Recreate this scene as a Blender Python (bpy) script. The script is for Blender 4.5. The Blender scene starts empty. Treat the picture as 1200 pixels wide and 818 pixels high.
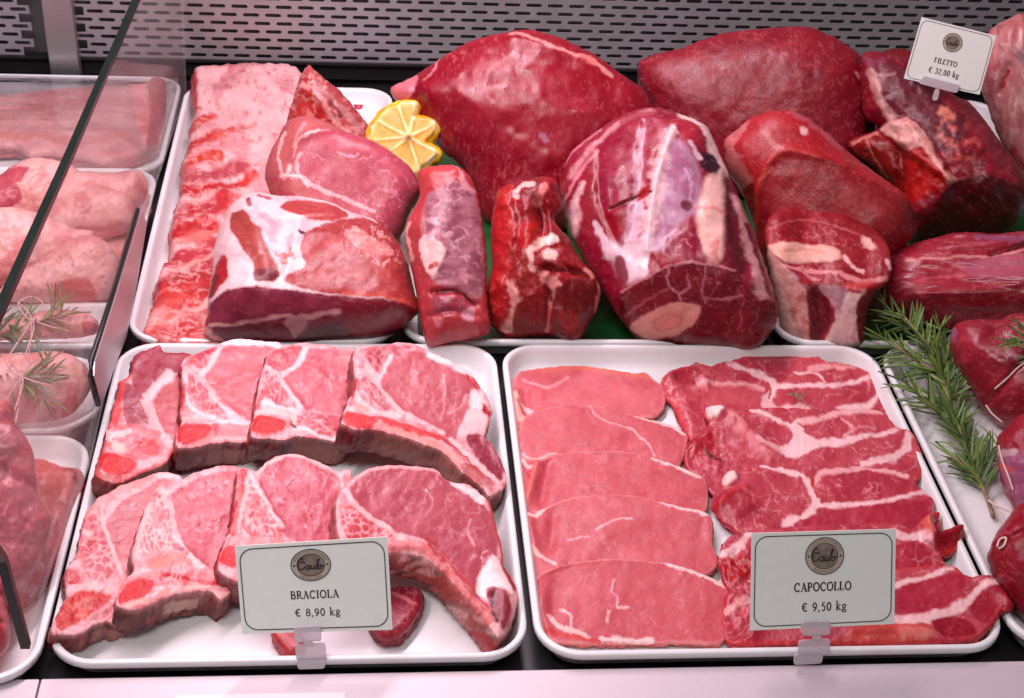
import bpy, math, random
import numpy as np
from mathutils import Vector, Matrix

rng = np.random.default_rng(7)
random.seed(7)
scene = bpy.context.scene
COL = scene.collection

# ------------------------------------------------------------------ camera
F, CX, CY = 1700.0, 600.0, 409.0
AX = np.array([0.99538585, 0.00308613, 0.09590357])
AY = np.array([-0.076179, -0.58229322, 0.80940186])
AZ = np.array([0.05834191, -0.81297299, -0.57937133])
RW = np.stack([AX, AY, AZ], 1)                 # world axes seen from the lens (x right, y down, z forward)
CAM = np.array([-0.12117735, -0.83585478, 0.94462669])
cam = bpy.data.cameras.new("camera")
cam.sensor_fit = 'HORIZONTAL'
cam.sensor_width = 36.0
cam.lens = F / 1200 * 36.0
cam.clip_start = 0.01
cam.clip_end = 100
cam_o = bpy.data.objects.new("camera", cam)
COL.objects.link(cam_o)
m = Matrix([list(RW.T[:, 0]), list(-RW.T[:, 1]), list(-RW.T[:, 2])]).transposed().to_4x4()
m.translation = Vector(CAM)
cam_o.matrix_world = m
cam.dof.use_dof = False
scene.camera = cam_o

# ------------------------------------------------------------------ world and lamps
world = bpy.data.worlds.new("World")
scene.world = world
world.use_nodes = True
bg = world.node_tree.nodes["Background"]
bg.inputs[0].default_value = (1.0, 0.86, 0.93, 1)
bg.inputs[1].default_value = 0.13


def area(name, loc, target, size, size_y, power, color, turn=0.0):
    l = bpy.data.lights.new(name, 'AREA')
    l.shape = 'RECTANGLE'
    l.size, l.size_y, l.energy, l.color = size, size_y, power, color
    o = bpy.data.objects.new(name, l)
    COL.objects.link(o)
    o.location = loc
    d = Vector(target) - Vector(loc)
    o.rotation_euler = d.to_track_quat('-Z', 'Y').to_euler()
    o.rotation_euler.rotate_axis('Z', math.radians(turn))
    return o


area("case_lamp", (-0.22, 0.56, 0.95), (-0.17, 0.54, 0), 1.50, 0.06, 15.5, (1.0, 0.79, 0.89), -13.0)
area("room_lamp", (-0.5, -1.0, 2.3), (0, 0.2, 0), 1.0, 0.4, 20.0, (0.97, 1.0, 0.97))
scene.view_settings.view_transform = 'Standard'
scene.view_settings.look = 'None'
scene.view_settings.gamma = 1
scene.view_settings.use_curve_mapping = False
scene.view_settings.exposure = 0.17
scene.cycles.max_bounces = 6
scene.cycles.transparent_max_bounces = 12
scene.cycles.caustics_reflective = False
scene.cycles.caustics_refractive = False
scene.cycles.use_denoising = True


# ------------------------------------------------------------------ measuring helpers
def ray(px, py):
    px = np.asarray(px, float); py = np.asarray(py, float)
    d = np.stack([(px - CX) / F, (py - CY) / F, np.ones_like(px)], -1)
    return d @ RW


def U(px, py, z=0.03):
    r = ray(px, py)
    return CAM + r * np.expand_dims((z - CAM[2]) / r[..., 2], -1)


def UX(px, py, x):
    r = ray(px, py)
    return CAM + r * np.expand_dims((x - CAM[0]) / r[..., 0], -1)


def UY(px, py, y):
    r = ray(px, py)
    return CAM + r * np.expand_dims((y - CAM[1]) / r[..., 1], -1)


def UP(px, py, P0, n):
    r = ray(px, py)
    return CAM + r * np.expand_dims(((P0 - CAM) @ n) / (r @ n), -1)


def flat(px, py, z, gx=0.0, gy=0.0):
    """a lying plane through the place seen at a pixel, rising gx per metre to the right, gy per metre to the back"""
    n = np.array([-gx, -gy, 1.0]); n /= np.linalg.norm(n)
    return U(px, py, z), n


def up(px, py, z=0.010, tilt=0.0, yaw=0.0, back=0.0):
    """the mid plane of a lump that touches the tray at a pixel, facing the aisle"""
    P = U(px, py, z)
    n = -ray(px, py); n /= np.linalg.norm(n)
    e = math.asin(n[2]) + math.radians(tilt)
    a = math.atan2(n[1], n[0]) + math.radians(yaw)
    n2 = np.array([math.cos(e) * math.cos(a), math.cos(e) * math.sin(a), math.sin(e)])
    return P + np.array([0, back, 0]), n2


# ------------------------------------------------------------------ noise
_T = rng.random((256, 256)).astype(np.float32)


def vnoise(x, y):
    xi = np.floor(x).astype(int); yi = np.floor(y).astype(int)
    fx = x - xi; fy = y - yi
    fx = fx * fx * (3 - 2 * fx); fy = fy * fy * (3 - 2 * fy)
    a = _T[xi & 255, yi & 255]; b = _T[(xi + 1) & 255, yi & 255]
    c = _T[xi & 255, (yi + 1) & 255]; d = _T[(xi + 1) & 255, (yi + 1) & 255]
    return (a * (1 - fx) + b * fx) * (1 - fy) + (c * (1 - fx) + d * fx) * fy


def fbm(x, y, o=3):
    s = 0; a = 0.5; t = 0
    for k in range(o):
        s = s + a * vnoise(x * 2 ** k + 17.3 * k, y * 2 ** k + 5.1 * k); t += a; a *= 0.5
    return s / t


def lin(c):
    c = np.asarray(c, float) / 255.0
    return np.where(c <= 0.04045, c / 12.92, ((c + 0.055) / 1.055) ** 2.4)


GAIN = np.array([0.95, 0.95, 0.89])
def alb(c):
    c = lin(c); l = c @ np.array([.3, .5, .2]); return np.clip(1.02 * (np.expand_dims(l, -1) + 1.10 * (c - np.expand_dims(l, -1))) ** 1.0 * GAIN * (.72 + np.expand_dims(-.01 * np.clip((c[..., 1] - .015) / .105, 0, 1) + .25 * c[..., 1] / .62, -1)), 0.002, 0.88)


# ------------------------------------------------------------------ outlines
def smooth_closed(pts, per=6):
    p = np.asarray(pts, float); n = len(p)
    out = []
    for i in range(n):
        p0, p1, p2, p3 = p[i - 1], p[i], p[(i + 1) % n], p[(i + 2) % n]
        t = np.linspace(0, 1, per, endpoint=False)[:, None]
        out.append(0.5 * ((2 * p1) + (-p0 + p2) * t + (2 * p0 - 5 * p1 + 4 * p2 - p3) * t ** 2 + (-p0 + 3 * p1 - 3 * p2 + p3) * t ** 3))
    return np.concatenate(out)


def smooth_open(pts, per=6):
    p = np.asarray(pts, float)
    if len(p) < 3:
        return p
    q = np.vstack([2 * p[0] - p[1], p, 2 * p[-1] - p[-2]])
    out = []
    for i in range(1, len(q) - 2):
        p0, p1, p2, p3 = q[i - 1], q[i], q[i + 1], q[i + 2]
        t = np.linspace(0, 1, per, endpoint=False)[:, None]
        out.append(0.5 * ((2 * p1) + (-p0 + p2) * t + (2 * p0 - 5 * p1 + 4 * p2 - p3) * t ** 2 + (-p0 + 3 * p1 - 3 * p2 + p3) * t ** 3))
    return np.vstack(out + [p[-1:]])


def resample(p, step):
    q = np.vstack([p, p[:1]])
    L = np.r_[0, np.cumsum(np.linalg.norm(np.diff(q, axis=0), axis=1))]
    n = max(8, int(L[-1] / step))
    t = np.linspace(0, L[-1], n, endpoint=False)
    return np.stack([np.interp(t, L, q[:, 0]), np.interp(t, L, q[:, 1])], 1)


def seg_dist(X, Y, P, closed=False):
    """distance to a polyline, nearest point, fraction along it"""
    A = np.asarray(P, float)
    if len(A) == 1:
        d = np.hypot(X - A[0, 0], Y - A[0, 1]); return d, None, np.zeros_like(d)
    B = np.roll(A, -1, 0) if closed else A[1:]
    if not closed: A = A[:-1]
    best = np.full(X.shape, 1e9); nx = np.zeros(X.shape); ny = np.zeros(X.shape); tt = np.zeros(X.shape)
    for i in range(len(A)):
        ax, ay = A[i]; dx, dy = B[i] - A[i]
        L2 = dx * dx + dy * dy + 1e-12
        t = np.clip(((X - ax) * dx + (Y - ay) * dy) / L2, 0, 1)
        qx = ax + t * dx; qy = ay + t * dy
        d = (X - qx) ** 2 + (Y - qy) ** 2
        k = d < best
        best = np.where(k, d, best); nx = np.where(k, qx, nx); ny = np.where(k, qy, ny); tt = np.where(k, (i + t) / len(A), tt)
    return np.sqrt(best), (nx, ny), tt


def inside(X, Y, P):
    P = np.asarray(P, float); r = np.zeros(X.shape, bool)
    x0, y0 = P[:, 0], P[:, 1]; x1, y1 = np.roll(x0, -1), np.roll(y0, -1)
    for i in range(len(P)):
        if y0[i] == y1[i]: continue
        c = (y0[i] > Y) != (y1[i] > Y)
        r ^= c & (X < (x1[i] - x0[i]) * (Y - y0[i]) / (y1[i] - y0[i]) + x0[i])
    return r


def sdist(X, Y, P, pad=14):
    """signed distance to a polygon, positive inside, worked out only near it"""
    P = np.asarray(P, float)
    out = np.full(X.shape, -99.0)
    k = (X > P[:, 0].min() - pad) & (X < P[:, 0].max() + pad) & (Y > P[:, 1].min() - pad) & (Y < P[:, 1].max() + pad)
    if k.any():
        x, y = X[k], Y[k]
        d, _, _ = seg_dist(x, y, P, True)
        out[k] = np.where(inside(x, y, P), d, -d)
    return out


# ------------------------------------------------------------------ mesh helpers
def raw_mesh(name, V, faces, mats, colors=None, smooth=True):
    """faces: list of int arrays, each (n, k)"""
    me = bpy.data.meshes.new(name)
    V = np.asarray(V, np.float32)
    me.vertices.add(len(V)); me.vertices.foreach_set("co", V.ravel())
    tot = np.concatenate([np.full(len(f), f.shape[1]) for f in faces]).astype(np.int32)
    idx = np.concatenate([f.ravel() for f in faces]).astype(np.int32)
    me.loops.add(len(idx)); me.loops.foreach_set("vertex_index", idx)
    me.polygons.add(len(tot))
    st = np.r_[0, np.cumsum(tot)[:-1]].astype(np.int32)
    me.polygons.foreach_set("loop_start", st)
    try:
        me.polygons.foreach_set("loop_total", tot)
    except Exception:
        pass
    me.polygons.foreach_set("use_smooth", np.full(len(tot), smooth))
    if colors is not None:
        at = me.color_attributes.new("Col", 'FLOAT_COLOR', 'POINT')
        c4 = np.ones((len(V), 4), np.float32); c4[:, :colors.shape[1]] = colors
        at.data.foreach_set("color", c4.ravel())
    me.update(calc_edges=True)
    me.validate()
    for mm in (mats if isinstance(mats, (list, tuple)) else [mats]):
        me.materials.append(mm)
    return me


def link(name, me, parent=None, loc=None):
    o = bpy.data.objects.new(name, me)
    COL.objects.link(o)
    if parent is not None: o.parent = parent
    if loc is not None: o.location = loc
    return o


def tag(o, label=None, cat=None, group=None, kind=None):
    if label: o["label"] = label
    if cat: o["category"] = cat
    if group: o["group"] = group
    if kind: o["kind"] = kind
    return o


def empty(name, loc=(0, 0, 0)):
    o = bpy.data.objects.new(name, None); COL.objects.link(o); o.location = loc
    o.empty_display_size = 0.02
    return o


class MB:
    def __init__(s): s.v = []; s.f = []
    def add(s, V, Fc):
        b = len(s.v); s.v += [tuple(map(float, p)) for p in V]; s.f += [tuple(int(i) + b for i in q) for q in Fc]; return s
    def hexa(s, p8):
        return s.add(p8, [(0, 3, 2, 1), (4, 5, 6, 7), (0, 1, 5, 4), (1, 2, 6, 5), (2, 3, 7, 6), (3, 0, 4, 7)])
    def box(s, a, b):
        (x0, y0, z0), (x1, y1, z1) = a, b
        return s.hexa([(x0, y0, z0), (x1, y0, z0), (x1, y1, z0), (x0, y1, z0), (x0, y0, z1), (x1, y0, z1), (x1, y1, z1), (x0, y1, z1)])
    def prism(s, poly, d):
        """a polygon of 3-D points given thickness by the vector d"""
        n = len(poly); P = [np.asarray(p, float) for p in poly]; Q = [p + d for p in P]
        return s.add(P + Q, [tuple(range(n))[::-1], tuple(range(n, 2 * n))] + [(i, (i + 1) % n, n + (i + 1) % n, n + i) for i in range(n)])
    def tube(s, pts, r, k=6, closed=False):
        P = [np.asarray(p, float) for p in pts]; n = len(P); V = []; Fc = []
        R = r if hasattr(r, '__len__') else [r] * n
        for i in range(n):
            t = P[(i + 1) % n] - P[i - 1] if closed or 0 < i < n - 1 else (P[1] - P[0] if i == 0 else P[-1] - P[-2])
            t = t / (np.linalg.norm(t) + 1e-9)
            a = np.cross(t, (0.31, 0.2, 0.93)); a /= np.linalg.norm(a) + 1e-9; b = np.cross(t, a)
            for j in range(k):
                q = 2 * math.pi * j / k
                V.append(P[i] + (a * math.cos(q) + b * math.sin(q)) * R[i])
        for i in range(n if closed else n - 1):
            for j in range(k):
                i2 = (i + 1) % n
                Fc.append((i * k + j, i * k + (j + 1) % k, i2 * k + (j + 1) % k, i2 * k + j))
        if not closed: Fc += [tuple(range(k))[::-1], tuple(range((n - 1) * k, n * k))]
        return s.add(V, Fc)
    def build(s, name, mat, parent=None, origin=(0, 0, 0), smooth=False, bevel=0):
        me = bpy.data.meshes.new(name)
        o3 = np.asarray(origin, float)
        me.from_pydata([tuple(np.asarray(p) - o3) for p in s.v], [], s.f); me.validate()
        me.materials.append(mat)
        if smooth: me.polygons.foreach_set("use_smooth", [True] * len(me.polygons))
        o = bpy.data.objects.new(name, me); COL.objects.link(o)
        if parent is not None: o.parent = parent
        else: o.location = o3
        if bevel:
            md = o.modifiers.new("bevel", 'BEVEL'); md.width = bevel; md.segments = 2; md.limit_method = 'ANGLE'
        return o


# ------------------------------------------------------------------ materials
def nodes_of(name):
    mt = bpy.data.materials.new(name); mt.use_nodes = True
    nt = mt.node_tree; return mt, nt, nt.nodes["Principled BSDF"]


def N(nt, t, **kw):
    n = nt.nodes.new(t)
    for k, v in kw.items():
        if k.startswith('i_'):
            n.inputs[int(k[2:]) if k[2:].isdigit() else k[2:]].default_value = v
        else: setattr(n, k, v)
    return n


def meat_material(name, rough=0.36, fibre=(1, 1, 1), fscale=260, bump=0.5, mottle=0.16, grain=900, sss=0.0, spec=0.45, streak=0.12):
    mt, nt, b = nodes_of(name); L = nt.links
    tc = N(nt, 'ShaderNodeTexCoord'); mp = N(nt, 'ShaderNodeMapping'); L.new(tc.outputs['Object'], mp.inputs[0])
    mp.inputs['Scale'].default_value = fibre; mp.inputs['Rotation'].default_value = (0.2, 0.1, 0.5)
    col = N(nt, 'ShaderNodeVertexColor', layer_name="Col")
    n1 = N(nt, 'ShaderNodeTexNoise'); n1.inputs['Scale'].default_value = fscale; n1.inputs['Detail'].default_value = 4; L.new(mp.outputs[0], n1.inputs['Vector'])
    n2 = N(nt, 'ShaderNodeTexNoise'); n2.inputs['Scale'].default_value = grain; n2.inputs['Detail'].default_value = 2; L.new(tc.outputs['Object'], n2.inputs['Vector'])
    n3 = N(nt, 'ShaderNodeTexNoise'); n3.inputs['Scale'].default_value = 55; n3.inputs['Detail'].default_value = 3; L.new(tc.outputs['Object'], n3.inputs['Vector'])
    # colour grain: fibres, specks and cloudy patches of the meat itself
    a1 = N(nt, 'ShaderNodeMath', operation='ADD'); L.new(n1.outputs[0], a1.inputs[0]); L.new(n3.outputs[0], a1.inputs[1])
    mr = N(nt, 'ShaderNodeMapRange'); L.new(a1.outputs[0], mr.inputs[0])
    mr.inputs[1].default_value = 0.6; mr.inputs[2].default_value = 1.4; mr.inputs[3].default_value = 1 - mottle; mr.inputs[4].default_value = 1 + mottle
    mu = N(nt, 'ShaderNodeVectorMath', operation='SCALE'); L.new(col.outputs[0], mu.inputs[0]); L.new(mr.outputs[0], mu.inputs['Scale'])
    sp = N(nt, 'ShaderNodeMapRange'); L.new(n2.outputs[0], sp.inputs[0]); sp.inputs[1].default_value = 0.60; sp.inputs[2].default_value = 0.78; sp.inputs[3].default_value = 0; sp.inputs[4].default_value = streak
    mx = N(nt, 'ShaderNodeMix', data_type='RGBA'); L.new(sp.outputs[0], mx.inputs[0]); L.new(mu.outputs[0], mx.inputs[6]); mx.inputs[7].default_value = (0.80, 0.42, 0.42, 1)
    L.new(mx.outputs[2], b.inputs['Base Color'])
    rr = N(nt, 'ShaderNodeMapRange'); L.new(n3.outputs[0], rr.inputs[0]); rr.inputs[1].default_value = 0.3; rr.inputs[2].default_value = 0.7
    rr.inputs[3].default_value = rough - 0.10; rr.inputs[4].default_value = rough + 0.14; L.new(rr.outputs[0], b.inputs['Roughness'])
    bs = N(nt, 'ShaderNodeMath', operation='MULTIPLY_ADD'); L.new(n2.outputs[0], bs.inputs[0]); bs.inputs[1].default_value = 0.35; L.new(n1.outputs[0], bs.inputs[2])
    bp = N(nt, 'ShaderNodeBump'); bp.inputs['Strength'].default_value = bump; bp.inputs['Distance'].default_value = 0.0018; L.new(bs.outputs[0], bp.inputs['Height'])
    L.new(bp.outputs[0], b.inputs['Normal'])
    b.inputs['Specular IOR Level'].default_value = spec
    if sss:
        b.inputs['Subsurface Weight'].default_value = sss
        b.inputs['Subsurface Radius'].default_value = (1.0, 0.35, 0.3); b.inputs['Subsurface Scale'].default_value = 0.004
    return mt


def plain(name, c, rough=0.4, metal=0.0, noise=0.0, nscale=60, bump=0.0, stretch=(1, 1, 1), spec=0.5, direct=False):
    mt, nt, b = nodes_of(name); L = nt.links
    c = np.asarray(c, float) if direct else alb(c)
    b.inputs['Base Color'].default_value = (*c, 1); b.inputs['Roughness'].default_value = rough; b.inputs['Metallic'].default_value = metal
    b.inputs['Specular IOR Level'].default_value = spec
    if noise or bump:
        tc = N(nt, 'ShaderNodeTexCoord'); mp = N(nt, 'ShaderNodeMapping'); L.new(tc.outputs['Object'], mp.inputs[0]); mp.inputs['Scale'].default_value = stretch
        n1 = N(nt, 'ShaderNodeTexNoise'); n1.inputs['Scale'].default_value = nscale; n1.inputs['Detail'].default_value = 5; L.new(mp.outputs[0], n1.inputs['Vector'])
        mr = N(nt, 'ShaderNodeMapRange'); L.new(n1.outputs[0], mr.inputs[0]); mr.inputs[1].default_value = .25; mr.inputs[2].default_value = .75; mr.inputs[3].default_value = 1 - noise; mr.inputs[4].default_value = 1 + noise
        mu = N(nt, 'ShaderNodeVectorMath', operation='SCALE'); mu.inputs[0].default_value = tuple(c); L.new(mr.outputs[0], mu.inputs['Scale']); L.new(mu.outputs[0], b.inputs['Base Color'])
        r2 = N(nt, 'ShaderNodeMapRange'); L.new(n1.outputs[0], r2.inputs[0]); r2.inputs[3].default_value = max(0.03, rough - .1); r2.inputs[4].default_value = min(1, rough + .15); L.new(r2.outputs[0], b.inputs['Roughness'])
        if bump:
            bp = N(nt, 'ShaderNodeBump'); bp.inputs['Strength'].default_value = bump; bp.inputs['Distance'].default_value = 0.001; L.new(n1.outputs[0], bp.inputs['Height']); L.new(bp.outputs[0], b.inputs['Normal'])
    return mt


def clear(name, tint=(0.93, 0.95, 0.94), haze=0.05, gloss=0.012, rough=0.02, bump=0.0, nscale=40, hazec=(0.9, 0.82, 0.86)):
    """clear sheet: mostly transparent, a little gloss, a little white haze mixed in as colour"""
    mt = bpy.data.materials.new(name); mt.use_nodes = True; nt = mt.node_tree; nt.nodes.clear(); L = nt.links
    out = N(nt, 'ShaderNodeOutputMaterial'); tr = N(nt, 'ShaderNodeBsdfTransparent'); tr.inputs[0].default_value = (*tint, 1)
    df = N(nt, 'ShaderNodeBsdfDiffuse'); df.inputs[0].default_value = (*hazec, 1); gl = N(nt, 'ShaderNodeBsdfGlossy'); gl.inputs['Roughness'].default_value = rough
    m1 = N(nt, 'ShaderNodeMixShader'); m1.inputs[0].default_value = haze; L.new(tr.outputs[0], m1.inputs[1]); L.new(df.outputs[0], m1.inputs[2])
    fr = N(nt, 'ShaderNodeFresnel'); fr.inputs[0].default_value = 1.35
    mm = N(nt, 'ShaderNodeMath', operation='MULTIPLY'); L.new(fr.outputs[0], mm.inputs[0]); mm.inputs[1].default_value = gloss / 0.07
    m2 = N(nt, 'ShaderNodeMixShader'); L.new(mm.outputs[0], m2.inputs[0]); L.new(m1.outputs[0], m2.inputs[1]); L.new(gl.outputs[0], m2.inputs[2])
    if bump:
        tc = N(nt, 'ShaderNodeTexCoord'); n1 = N(nt, 'ShaderNodeTexNoise'); n1.inputs['Scale'].default_value = nscale; n1.inputs['Detail'].default_value = 3
        mp = N(nt, 'ShaderNodeMapping'); mp.inputs['Scale'].default_value = (0.3, 1, 1); L.new(tc.outputs['Object'], mp.inputs[0]); L.new(mp.outputs[0], n1.inputs['Vector'])
        bp = N(nt, 'ShaderNodeBump'); bp.inputs['Strength'].default_value = bump; bp.inputs['Distance'].default_value = 0.01; L.new(n1.outputs[0], bp.inputs['Height'])
        L.new(bp.outputs[0], gl.inputs['Normal']); L.new(bp.outputs[0], fr.inputs['Normal'])
    L.new(m2.outputs[0], out.inputs[0])
    return mt


M = {}
M['pork'] = meat_material('pork', rough=0.33, fscale=420, bump=0.16, mottle=0.09, streak=0.14, sss=0.12)
M['slice'] = meat_material('pork_slice', rough=0.40, fscale=480, bump=0.16, mottle=0.08, grain=1100, streak=0.14, sss=0.12)
M['neck'] = meat_material('pork_neck', rough=0.33, fscale=420, bump=0.20, mottle=0.10, grain=1000, streak=0.12, sss=0.10)
M['rib'] = meat_material('rib_meat', rough=0.34, fibre=(2.0, .7, 1), fscale=260, bump=0.32, mottle=0.14, streak=0.2, sss=0.12)
M['beef'] = meat_material('beef', rough=0.31, fibre=(2.2, .55, 1), fscale=240, bump=0.12, mottle=0.15, grain=800, streak=0.03)
M['beef_cut'] = meat_material('beef_cut', rough=0.40, fscale=330, bump=0.26, mottle=0.13, grain=700, streak=0.03)
M['skin'] = meat_material('chicken_skin', rough=0.36, fscale=380, bump=0.3, mottle=0.07, grain=700, streak=0.10, sss=0.15)
M['bone'] = meat_material('bone', rough=0.40, fscale=500, bump=0.40, mottle=0.10, grain=1200, streak=0.15)
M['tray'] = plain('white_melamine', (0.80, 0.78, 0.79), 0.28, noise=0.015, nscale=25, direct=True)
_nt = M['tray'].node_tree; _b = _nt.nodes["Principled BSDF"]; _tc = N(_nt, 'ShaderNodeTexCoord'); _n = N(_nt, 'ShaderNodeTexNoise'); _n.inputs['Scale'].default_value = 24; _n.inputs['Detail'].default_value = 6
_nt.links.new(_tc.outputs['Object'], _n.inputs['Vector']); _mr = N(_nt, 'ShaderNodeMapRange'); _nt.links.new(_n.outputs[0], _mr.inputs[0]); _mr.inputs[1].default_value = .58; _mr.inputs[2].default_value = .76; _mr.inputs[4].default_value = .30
_mx = N(_nt, 'ShaderNodeMix', data_type='RGBA'); _nt.links.new(_mr.outputs[0], _mx.inputs[0]); _nt.links.new(_b.inputs['Base Color'].links[0].from_socket, _mx.inputs[6]); _mx.inputs[7].default_value = (.74, .50, .52, 1); _nt.links.new(_mx.outputs[2], _b.inputs['Base Color'])  # pink blotches put juice stains and the meat's pink reflection into the colour
M['steel'] = plain('brushed_steel', (0.50, 0.47, 0.48), 0.38, metal=0.9, noise=0.10, nscale=90, stretch=(1, 20, 20), direct=True)
M['panel'] = plain('panel_steel', (0.41, 0.37, 0.395), 0.45, metal=0.45, noise=0.08, nscale=30, direct=True)
M['plate'] = plain('divider_steel', (0.62, 0.52, 0.55), 0.40, metal=0.55, noise=0.08, nscale=50, stretch=(1, 4, 4), direct=True)
M['ledge'] = plain('ledge_steel', (0.66, 0.56, 0.60), 0.5, metal=0.25, noise=0.05, nscale=140, stretch=(1, 14, 1), bump=0.05, direct=True)
M['dark'] = plain('dark_deck', (0.012, 0.011, 0.012), 0.35, noise=0.3, nscale=20, direct=True)
M['duct'] = plain('black_plastic', (0.012, 0.011, 0.012), 0.5, direct=True)
M['duct_grey'] = plain('duct_sheet', (0.10, 0.09, 0.095), 0.5, noise=.4, nscale=9, direct=True)
M['rubber'] = plain('black_edge', (0.008, 0.010, 0.009), 0.3, direct=True)
M['glass'] = clear('divider_glass', tint=(.98, .985, .98), haze=0.085)  # haze puts pale reflections and extra brightness into the glass colour
M['glass_edge'] = plain('glass_edge', (0.006, 0.013, 0.010), 0.35, noise=0.3, nscale=8, spec=0.25, direct=True)
M['film'] = clear('cling_film', tint=(0.985, 0.985, 0.985), haze=0.10, gloss=0.14, rough=0.10, bump=0.5, nscale=26)  # white haze mixed in to brighten what lies under the film
M['green'] = plain('green_liner', (0.006, 0.085, 0.018), 0.35, noise=0.3, nscale=40, direct=True)
M['card'] = plain('card_paper', (0.84, 0.86, 0.81), 0.38, noise=0.02, nscale=120, direct=True)
M['ink'] = plain('ink', (0.030, 0.022, 0.022), 0.5, direct=True)
M['frame_ink'] = plain('frame_ink', (0.055, 0.045, 0.045), 0.5, direct=True)
M['gold'] = plain('emblem_beige', (0.46, 0.39, 0.31), 0.5, noise=0.1, nscale=600, direct=True)
M['clip'] = clear('clip_plastic', tint=(0.95, 0.88, 0.92), haze=0.55, gloss=0.10, rough=0.2, hazec=(0.85, 0.74, 0.80))
M['leaf'] = plain('rosemary_leaf', (0.165, 0.26, 0.052), 0.36, noise=0.35, nscale=60, direct=True)
M['leaf_dark'] = plain('rosemary_leaf_dark', (0.085, 0.14, 0.040), 0.40, noise=0.3, nscale=60, direct=True)
M['leaf_dry'] = plain('rosemary_leaf_dry', (0.15, 0.17, 0.065), 0.5, noise=0.25, nscale=60, direct=True)
M['stem'] = plain('woody_stem', (0.26, 0.15, 0.09), 0.6, noise=0.35, nscale=200, bump=0.4, direct=True)
M['twine'] = plain('twine', (0.72, 0.55, 0.47), 0.7, noise=0.1, nscale=400, direct=True)
M['twine_red'] = plain('striped_twine', (0.70, 0.38, 0.38), 0.7, noise=0.45, nscale=420, direct=True)
M['peel'] = plain('lemon_peel', (0.83, 0.52, 0.012), 0.35, noise=0.1, nscale=300, bump=0.4, direct=True)
M['label'] = plain('label_paper', (0.78, 0.76, 0.78), 0.4, direct=True)

# ------------------------------------------------------------------ meat builder
FAT = (246, 205, 210); FATW = (250, 222, 226); PINKFAT = (238, 168, 174); LEAN = (214, 106, 120); LEAN_D = (180, 66, 84)
BONE_R = (232, 58, 64); BEEF = (166, 34, 54); BEEF_D = (118, 18, 34); BEEF_B = (190, 42, 50); SILVER = (196, 140, 165)


def smst(x, a, b):
    t = np.clip((x - a) / (b - a + 1e-9), 0, 1); return t * t * (3 - 2 * t)


_J = rng.random((256, 256, 2))


def cells(x, y):
    """second minus first distance to scattered points: small along the walls of irregular cells"""
    xi = np.floor(x).astype(int); yi = np.floor(y).astype(int)
    f1 = np.full(x.shape, 9.0); f2 = np.full(x.shape, 9.0)
    for i in (-1, 0, 1):
        for j in (-1, 0, 1):
            q = _J[(xi + i) & 255, (yi + j) & 255]
            d = np.hypot(xi + i + q[..., 0] - x, yi + j + q[..., 1] - y)
            f2 = np.where(d < f1, f1, np.minimum(f2, d)); f1 = np.minimum(f1, d)
    return f2 - f1


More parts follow.
